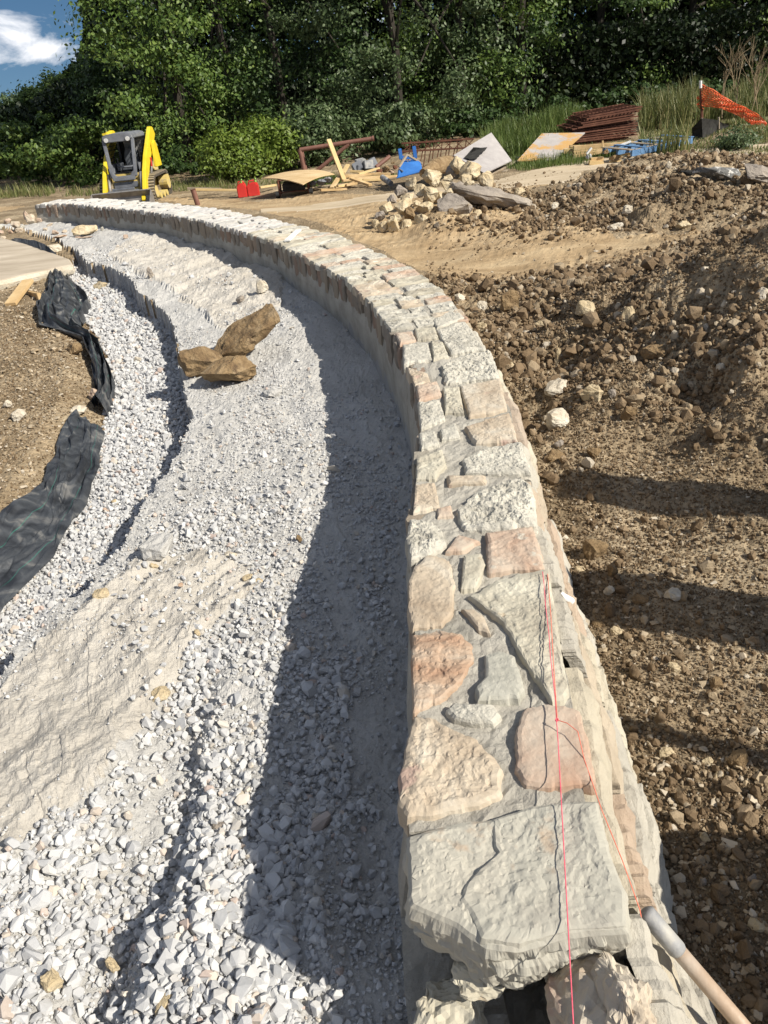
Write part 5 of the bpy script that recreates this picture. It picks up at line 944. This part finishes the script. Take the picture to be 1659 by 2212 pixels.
for u,v,w_,h_,lab in [(1250,885,230,100,'crumpled dark brown heap in the middle of the debris'),(1130,800,90,80,'dark chunk standing behind the brown heap'),(880,870,60,80,'dark grey scrap at the left of the debris'),(1440,870,80,60,'pale broken chunk right of the brown heap')]:
    X,Yv=c8(u,v,1700,300,4.1475); rock(X,Yv,w_/6.25,h_/6.25,M['brownrock'] if 'brown' in lab else (PR if 'pale' in lab else M['darkgrey']),lab,name='debris',cat='debris',Y=17.3)
A0=q5(20,1105,17.0);A1=q5(745,950,17.9); d=(A1-A0); back=Vector((-.35,1,.02)).normalized()*.95
pa=thing('pallet','faded blue wooden pallet tilted up at its right end beside the lumber','pallet',tuple(A0))
for k in (0,.5,1):
    b=MB(); b.beam(back*k,back*k+d,.05,.11)
    b.build('stringer',M['palblue'],pa)
for k in range(6):
    b=MB(); p=d*(k/5); b.beam(p+Vector((0,0,.07)),p+back+Vector((0,0,.07)),.11,.018); b.build('slat',M['palblue'] if k%2 else M['woodgrey'],pa)
beamth(q5(60,1070,17.1),q5(690,920,17.9),.05,.05,M['woodgrey'],'pale grey strip of wood lying on top of the blue pallet')
beamth(q5(200,1040,17.4),q5(600,935,18.1),.05,.05,M['woodgrey'],'second grey strip of wood set behind the other on the blue pallet')
# orange barrier
of_=thing('barrier_fence','sagging orange plastic mesh barrier tied to a white-topped post by the tall grass','barrier',(0,0,0))
YO=21.5
b=MB(); b.tube([q5(862,690,YO),q5(848,300,YO)],.028,8); b.build('post',M['rust'],of_)
b=MB(); b.tube([q5(849,320,YO-.02),q5(851,232,YO-.02)],.036,10); b.build('post_cap',M['whiteplastic'],of_)
b=MB(); b.tube([q5(875,690,YO),q5(875,575,YO)],.02,8); b.build('stake',M['rust'],of_)
tp=[(860,275),(1000,340),(1220,480),(1400,560),(1560,650),(1659,760),(1800,880)]; bt=[(868,535),(990,545),(1100,560),(1330,660),(1520,800),(1659,880),(1800,1000)]
ypt=[21.5,21.3,21.0,20.5,20,19.6,19]
def lerpL(L_,t): t=t*(len(L_)-1); i=min(int(t),len(L_)-2); f=t-i; return tuple(a*(1-f)+c_*f for a,c_ in zip(L_[i],L_[i+1]))
nc,nrw=44,9; G=[]
for i in range(nc+1):
    t=i/nc; a=lerpL(tp,t); c_=lerpL(bt,t); yy=lerpL([(q,) for q in ypt],t)[0]; col=[]
    for j in range(nrw+1):
        f=j/nrw; sag=6*math.sin(i*1.7+j)+8*math.sin(i*.5); col.append(q5(a[0]*(1-f)+c_[0]*f+4*math.sin(j*2.1+i),a[1]*(1-f)+c_[1]*f+sag*(f*(1-f)*4),yy+.05*math.sin(i*.9+j*1.3)))
    G.append(col)
b=MB()
for i in range(nc+1):
    for j in range(nrw+1):
        if i<nc: b.tube([G[i][j],G[i+1][j]],.0095,4,cap=False)
        if j<nrw: b.tube([G[i][j],G[i][j+1]],.0075,4,cap=False)
b.build('mesh_panel',M['orange'],of_)
b=MB()
for k in range(12): b.tube([q5(830-30*math.sin(k),420+k*12,YO),q5(850-40*math.cos(k*2),430+k*13,YO+.05)],.009,4)
b.build('loose_mesh',M['orange'],of_)
# silt fence
sf=thing('silt_fence','black sagging silt fence in the grass below the orange barrier','silt fence',(0,0,0))
tops=[(748,800),(865,682),(960,690),(1060,705),(1130,745),(1195,742)]; bots=[(752,900),(880,1010),(960,1000),(1040,930),(1110,850),(1172,815)]
vs=[];fs=[];g=0
for i,(a,c_) in enumerate(zip(tops,bots)):
    yy=[18.9,18.7,18.9,19.2,19.5,19.7][i]
    for f in (0,.33,.66,1): vs.append(q5(a[0]*(1-f)+c_[0]*f,a[1]*(1-f)+c_[1]*f,yy+.12*math.sin(f*3)))
for i in range(5):
    for j in range(3): q=i*4+j; fs.append((q,q+4,q+5,q+1))
n0=len(vs); vs+= [v+Vector((0,.015,0)) for v in vs]; fs+=[tuple(i+n0 for i in f)[::-1] for f in fs]
b=MB(); b.add(vs,fs); b.build('fabric',M['black'],sf)
for u,v0,v1 in ((1068,670,860),(865,680,900)):
    b=MB(); b.tube([q5(u,v1,19.3),q5(u,v0,19.3)],.022,6); b.build('stake',M['woodgrey'],sf)

# ================================================================ plants
def leaves(name,C,Nn,sz,m,seed,parent=None,asp=.5,droop=0):
    r=np.random.default_rng(seed); n=len(C)
    a=np.cross(Nn,r.normal(size=(n,3))); a/=np.linalg.norm(a,axis=1)[:,None]+1e-9; b_=np.cross(Nn,a); s_=(sz*r.uniform(.6,1.3,n))[:,None]
    V=np.stack([C-a*s_,C+b_*s_*asp,C+a*s_,C-b_*s_*asp],1).reshape(-1,3); F4=np.arange(n*4).reshape(-1,4)
    me=npmesh(name,V,F4,4,{'rnd':np.repeat(np.clip(r.normal(.45,.22,n),0,1),4)}); return link(name,me,m,parent)
def crown_pts(n,cen,rad,seed,nclump,csz=.34,lo=.2,front=True):
    r=np.random.default_rng(seed); d=r.normal(size=(nclump,3)); 
    if front: d[:,1]-=.25
    d/=np.linalg.norm(d,axis=1)[:,None]; d[:,2]=np.maximum(d[:,2],-.85)
    k=r.uniform(.45,1,nclump)**.6; lob=1+.22*np.sin(d[:,0]*4+seed)+.15*np.sin(d[:,2]*6+seed*2)
    cc=np.array(cen)+d*(k*lob)[:,None]*np.array(rad)
    if rad[2]>3.2:   # tall trees carry foliage down to the ground
        zu=r.uniform(-1,.95,nclump); hr=np.sqrt(1-np.clip(np.abs(zu)-.35,0,.64)**2*1.8); th=r.uniform(0,6.28,nclump); k3=r.uniform(.55,1.05,nclump)*hr*lob
        cc=np.array(cen)+np.stack([np.cos(th)*k3*rad[0],np.sin(th)*k3*rad[1]-.2*rad[1],zu*rad[2]],-1)
    w_=r.uniform(.3,1.5,nclump); w_/=w_.sum(); idx=r.choice(nclump,n,p=w_); cs=r.uniform(.6,1.5,nclump)*csz
    P=cc[idx]+r.normal(size=(n,3))*cs[idx][:,None]*np.array([1,1,.55])
    Nn=r.normal(size=(n,3))*.5+(P-cc[idx])/(cs[idx][:,None])*.35+(P-np.array(cen))/np.array(rad)*.2+np.array([0,0,.55]); Nn/=np.linalg.norm(Nn,axis=1)[:,None]
    return P,Nn,cc
def tree(x,y,h,rad,mk,label,seed,n=9000,ls=.085,low=.12,cat='tree',name='tree',group=None,zb=None,ncl=60,csz=.36,trunk=True):
    zb=hz(x,y) if zb is None else zb
    t=thing(name,label,cat,(x,y,zb),group=group); cz=h*(.5+low/2)
    P,Nn,cc=crown_pts(n,(0,0,cz),(rad,rad,h*(1-low)/2),seed,ncl,csz)
    leaves('crown',P,Nn,ls,M[mk],seed,t,asp=.55)
    if trunk:
        b=MB(); r=random.Random(seed); b.tube([(0,0,-.1),(.1*r.uniform(-1,1),0,h*.25),(.25*r.uniform(-1,1),.1,h*.38),(0.3*r.uniform(-1,1),.1,h*.5)],[.014*h,.011*h,.008*h,.003*h],8); tk=b.build('trunk',M['bark'],t)
        b=MB()
        for i in range(10):
            c=Vector(cc[i*3%len(cc)]); z0=h*r.uniform(.2,.6); b.tube([(0,0,z0),(c.x*.5,c.y*.5,(z0+c.z)/2+.2),tuple(c)],[.005*h,.0035*h,.0015*h],6)
        b.build('limbs',M['bark'],tk)
    return t
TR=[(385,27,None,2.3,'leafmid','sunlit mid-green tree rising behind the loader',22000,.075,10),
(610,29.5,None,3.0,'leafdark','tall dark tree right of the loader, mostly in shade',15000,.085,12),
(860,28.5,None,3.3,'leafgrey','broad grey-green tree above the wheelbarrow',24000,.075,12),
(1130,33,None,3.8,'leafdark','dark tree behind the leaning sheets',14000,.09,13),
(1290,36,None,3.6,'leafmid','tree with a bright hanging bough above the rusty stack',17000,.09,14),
(1480,37,None,4.2,'leafshade','deep dark tree above the orange barrier',14000,.095,14),
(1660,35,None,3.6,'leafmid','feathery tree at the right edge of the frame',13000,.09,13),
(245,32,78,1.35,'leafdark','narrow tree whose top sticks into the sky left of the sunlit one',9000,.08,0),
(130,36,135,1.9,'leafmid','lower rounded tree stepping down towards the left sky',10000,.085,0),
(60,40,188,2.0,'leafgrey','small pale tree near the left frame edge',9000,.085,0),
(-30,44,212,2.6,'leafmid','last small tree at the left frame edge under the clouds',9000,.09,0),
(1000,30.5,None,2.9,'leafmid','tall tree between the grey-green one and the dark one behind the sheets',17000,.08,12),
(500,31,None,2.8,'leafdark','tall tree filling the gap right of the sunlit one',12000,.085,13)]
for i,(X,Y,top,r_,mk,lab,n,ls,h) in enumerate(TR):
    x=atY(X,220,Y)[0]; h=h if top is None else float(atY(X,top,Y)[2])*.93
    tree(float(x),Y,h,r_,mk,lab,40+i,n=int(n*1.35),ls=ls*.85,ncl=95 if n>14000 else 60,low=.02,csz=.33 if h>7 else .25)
SH=[(495,23.2,285,.95,'leafbright','bright yellow-green bush right of the loader',5500,.055),(590,24.0,250,.95,'leafbright','taller bright bush just left of the pipe frame',6000,.055),(690,24.6,232,1.1,'leafgrey','grey-green shrub seen through the pipe frame',7000,.06),(830,25.5,225,1.5,'leafgrey','grey-green shrub above the wheelbarrow',8000,.065),(400,25.5,300,1.3,'leafdark','low dark shrub right of the loader',4500,.065),(190,27,260,1.6,'leafmid','mid-green shrub left of the loader',7500,.07),(80,29,262,1.8,'leafmid','rounded shrub below the stepped trees at left',7500,.075),(-10,32,255,2.0,'leafdark','dark shrub at the far left wood edge',7000,.08),(1010,27.5,235,1.5,'leafdark','dark shrub behind the iron fence panel',5000,.07),(1130,29.5,215,1.8,'leafdark','dark shrub behind the grass bank',5500,.08),(1290,31,190,2.0,'leafdark','shaded shrub behind the rusty stack',5500,.08),(1450,31.5,175,2.2,'leafdark','shaded shrub behind the orange barrier',5500,.08),(1590,17.2,283,.5,'leafgrey','small leafy green bush in front of the black silt fence',2600,.03),(-110,36,250,2.2,'leafmid','shrub at the extreme left of the wood edge',6000,.08)]
for i,(X,Y,top,r_,mk,lab,n,ls) in enumerate(SH):
    x=float(atY(X,300,Y)[0]); zb=hz(x,Y); h=max(.35,float(atY(X,top,Y)[2])-zb); tree(x,Y,h,r_,mk,lab,140+i,n=n,ls=ls,low=0,cat='shrub',name='shrub',ncl=34,csz=.2 if h>1 else .09,trunk=h>1)
# wood behind, its deep shade put into the leaf colour
RX=[-400,-100,0,75,150,190,225,255,2000]; RYt=[232,225,222,205,150,120,40,-900,-900]
def hlim(x,y):   # height of the skyline seen along each bearing: the wood drops away to the left
    xs=np.array([float(atY(X,220,40)[0])/40 for X in RX]); hh=np.array([float(atY(X,Yp,40)[2])-CAMH for X,Yp in zip(RX,RYt)])/40
    return np.clip(CAMH+np.interp(x/y,xs,hh)*y,1.2,16)
def mass(name,n,x0,x1,y0,y1,hm,ls,seed):
    r=np.random.default_rng(seed); x=r.uniform(x0,x1,n); y=r.uniform(y0,y1,n); z=np.minimum(hlim(x,y)*.95,hm)*r.uniform(0,1,n)**.85
    Nn=r.normal(size=(n,3)); Nn/=np.linalg.norm(Nn,axis=1)[:,None]; tag(leaves(name,np.stack([x,y,z],-1),Nn,ls,M['leafshade'],seed,asp=.6),kind='stuff')
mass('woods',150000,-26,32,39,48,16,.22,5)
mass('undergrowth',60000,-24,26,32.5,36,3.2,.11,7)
# grasses
def blades(name,poly,n,h0,h1,wd,m,seed,z=.1):
    P=np.array([at(a,b_,z)[:2] for a,b_ in poly]) if poly and len(poly[0])==2 else None
    r=np.random.default_rng(seed); lo=P.min(0);hi=P.max(0); x=r.uniform(lo[0],hi[0],n*4);y=r.uniform(lo[1],hi[1],n*4); k=inpoly(x,y,[tuple(p) for p in P])&(vn(x*1.3,y*1.3,seed)>.25); x=x[k][:n];y=y[k][:n]; n=len(x)
    zz=H(x,y,rough=False); h=r.uniform(h0,h1,n)*(.35+1.1*vn(x*.9,y*.9,seed+2))*np.where((x>7)&(y<22.2),.16,1); a=r.uniform(0,6.28,n); lean=r.uniform(.05,.55,n); dx=np.cos(a);dy=np.sin(a); wx=-dy*wd;wy=dx*wd
    B=np.stack([x,y,zz-.02],-1); w_=np.stack([wx,wy,0*wx],-1); m1=B+np.stack([dx*lean*h*.25,dy*lean*h*.25,h*.55],-1); t1=B+np.stack([dx*lean*h*.9,dy*lean*h*.9,h*(1-.3*lean)],-1)
    V=np.stack([B-w_,B+w_,m1+w_*.8,m1-w_*.8,t1+w_*.12,t1-w_*.12],1).reshape(-1,3); i6=np.arange(n)*6
    Fc=np.concatenate([np.stack([i6,i6+1,i6+2,i6+3],-1),np.stack([i6+3,i6+2,i6+4,i6+5],-1)])
    me=npmesh(name,V,Fc,4,{'rnd':np.repeat(np.clip(r.normal(.45,.28,n),0,1),6)}); return tag(link(name,me,m),kind='stuff')
blades('grass',[(1385,318),(1440,322),(1500,318),(1560,322),(1720,318),(1900,300),(1900,215),(1659,222),(1500,235),(1380,262)],26000,.35,1.0,.011,M['grass'],31,.3)
blades('grass',[(1060,345),(1120,345),(1240,318),(1260,270),(1100,300),(1040,330)],9000,.25,.75,.010,M['weed'],32,.15)
blades('grass',[(1060,362),(1130,372),(1300,352),(1400,330),(1380,318),(1240,325),(1100,350)],6000,.06,.2,.006,M['weed'],36,.1)
blades('grass',[(-80,436),(60,428),(230,424),(235,418),(130,416),(-80,424)],2200,.08,.34,.009,M['grass'],33,0)
blades('grass',[(350,418),(500,412),(640,400),(640,385),(350,402)],2500,.05,.22,.008,M['grass'],34,0)
blades('grass',[(660,412),(760,402),(860,392),(860,385),(660,398)],2500,.06,.2,.008,M['weed'],35,0)
ds=thing('dead_shrub','leafless pale brown shrub standing in the grass at the right edge','shrub',(0,0,0))
b=MB(); rr=random.Random(9); root=q5(1440,440,22.5)
def br(p,d,l,r_,lv):
    q=p+d*l; b.tube([p,(p+q)/2+Vector((rr.uniform(-.03,.03),0,0)),q],[r_,r_*.8,r_*.6],5,cap=False)
    if lv:
        for _ in range(3 if lv>1 else 4):
            nd=(d+Vector((rr.uniform(-.6,.6),rr.uniform(-.4,.4),rr.uniform(-.1,.4)))).normalized(); br(p+(q-p)*rr.uniform(.4,1),nd,l*rr.uniform(.55,.8),r_*.55,lv-1)
for k in range(7): br(root+Vector((k*.35-.7,rr.uniform(-.2,.2),-.4)),Vector((rr.uniform(-.25,.25),0,1)).normalized(),.9,.02,3)
b.build('branches',M['twig'],ds)
# ================================================================ posts and drum added unseen right of the frame to cast ground shadows
sdir=Vector((math.sin(R_(SUN_AZ)),math.cos(R_(SUN_AZ)),0)); TE=math.tan(R_(SUN_EL))
def caster(px,py,h): g=ground(px,py); return Vector((g[0],g[1],0))+sdir*(h/TE)
p=caster(1180,1045,2.4); b=MB(); b.beam((p.x,p.y,-.1),(p.x+.05,p.y,2.4),.19,.19); tag(b.build('shadow_post',M['woodgrey']),'unseen post added right of the frame to cast the long shadow across the dirt','post')
p=caster(1320,1560,1.9); b=MB(); b.beam((p.x,p.y,-.1),(p.x,p.y,1.9),.06,.06); tag(b.build('shadow_post',M['woodgrey']),'thin unseen post added right of the frame to cast the narrow shadow stripe','post')
p=caster(1250,1275,1.7); b=MB(); b.beam((p.x,p.y,-.1),(p.x-.04,p.y,1.7),.26,.26); tag(b.build('shadow_post',M['woodgrey']),'thick unseen post added right of the frame to cast the broad shadow band','post')
p=caster(1490,2030,.8); b=MB(); b.tube([(p.x+.15,p.y,0),(p.x+.15,p.y,.3),(p.x+.15,p.y,.6),(p.x+.15,p.y,.88),(p.x+.15,p.y,.9)],[.28,.3,.3,.28,.2],28); tag(b.build('shadow_drum',M['palblue']),'unseen blue drum added right of the frame to shade the lower right ground','shadow_drum')  # drum added off frame; only its cast shadow shows
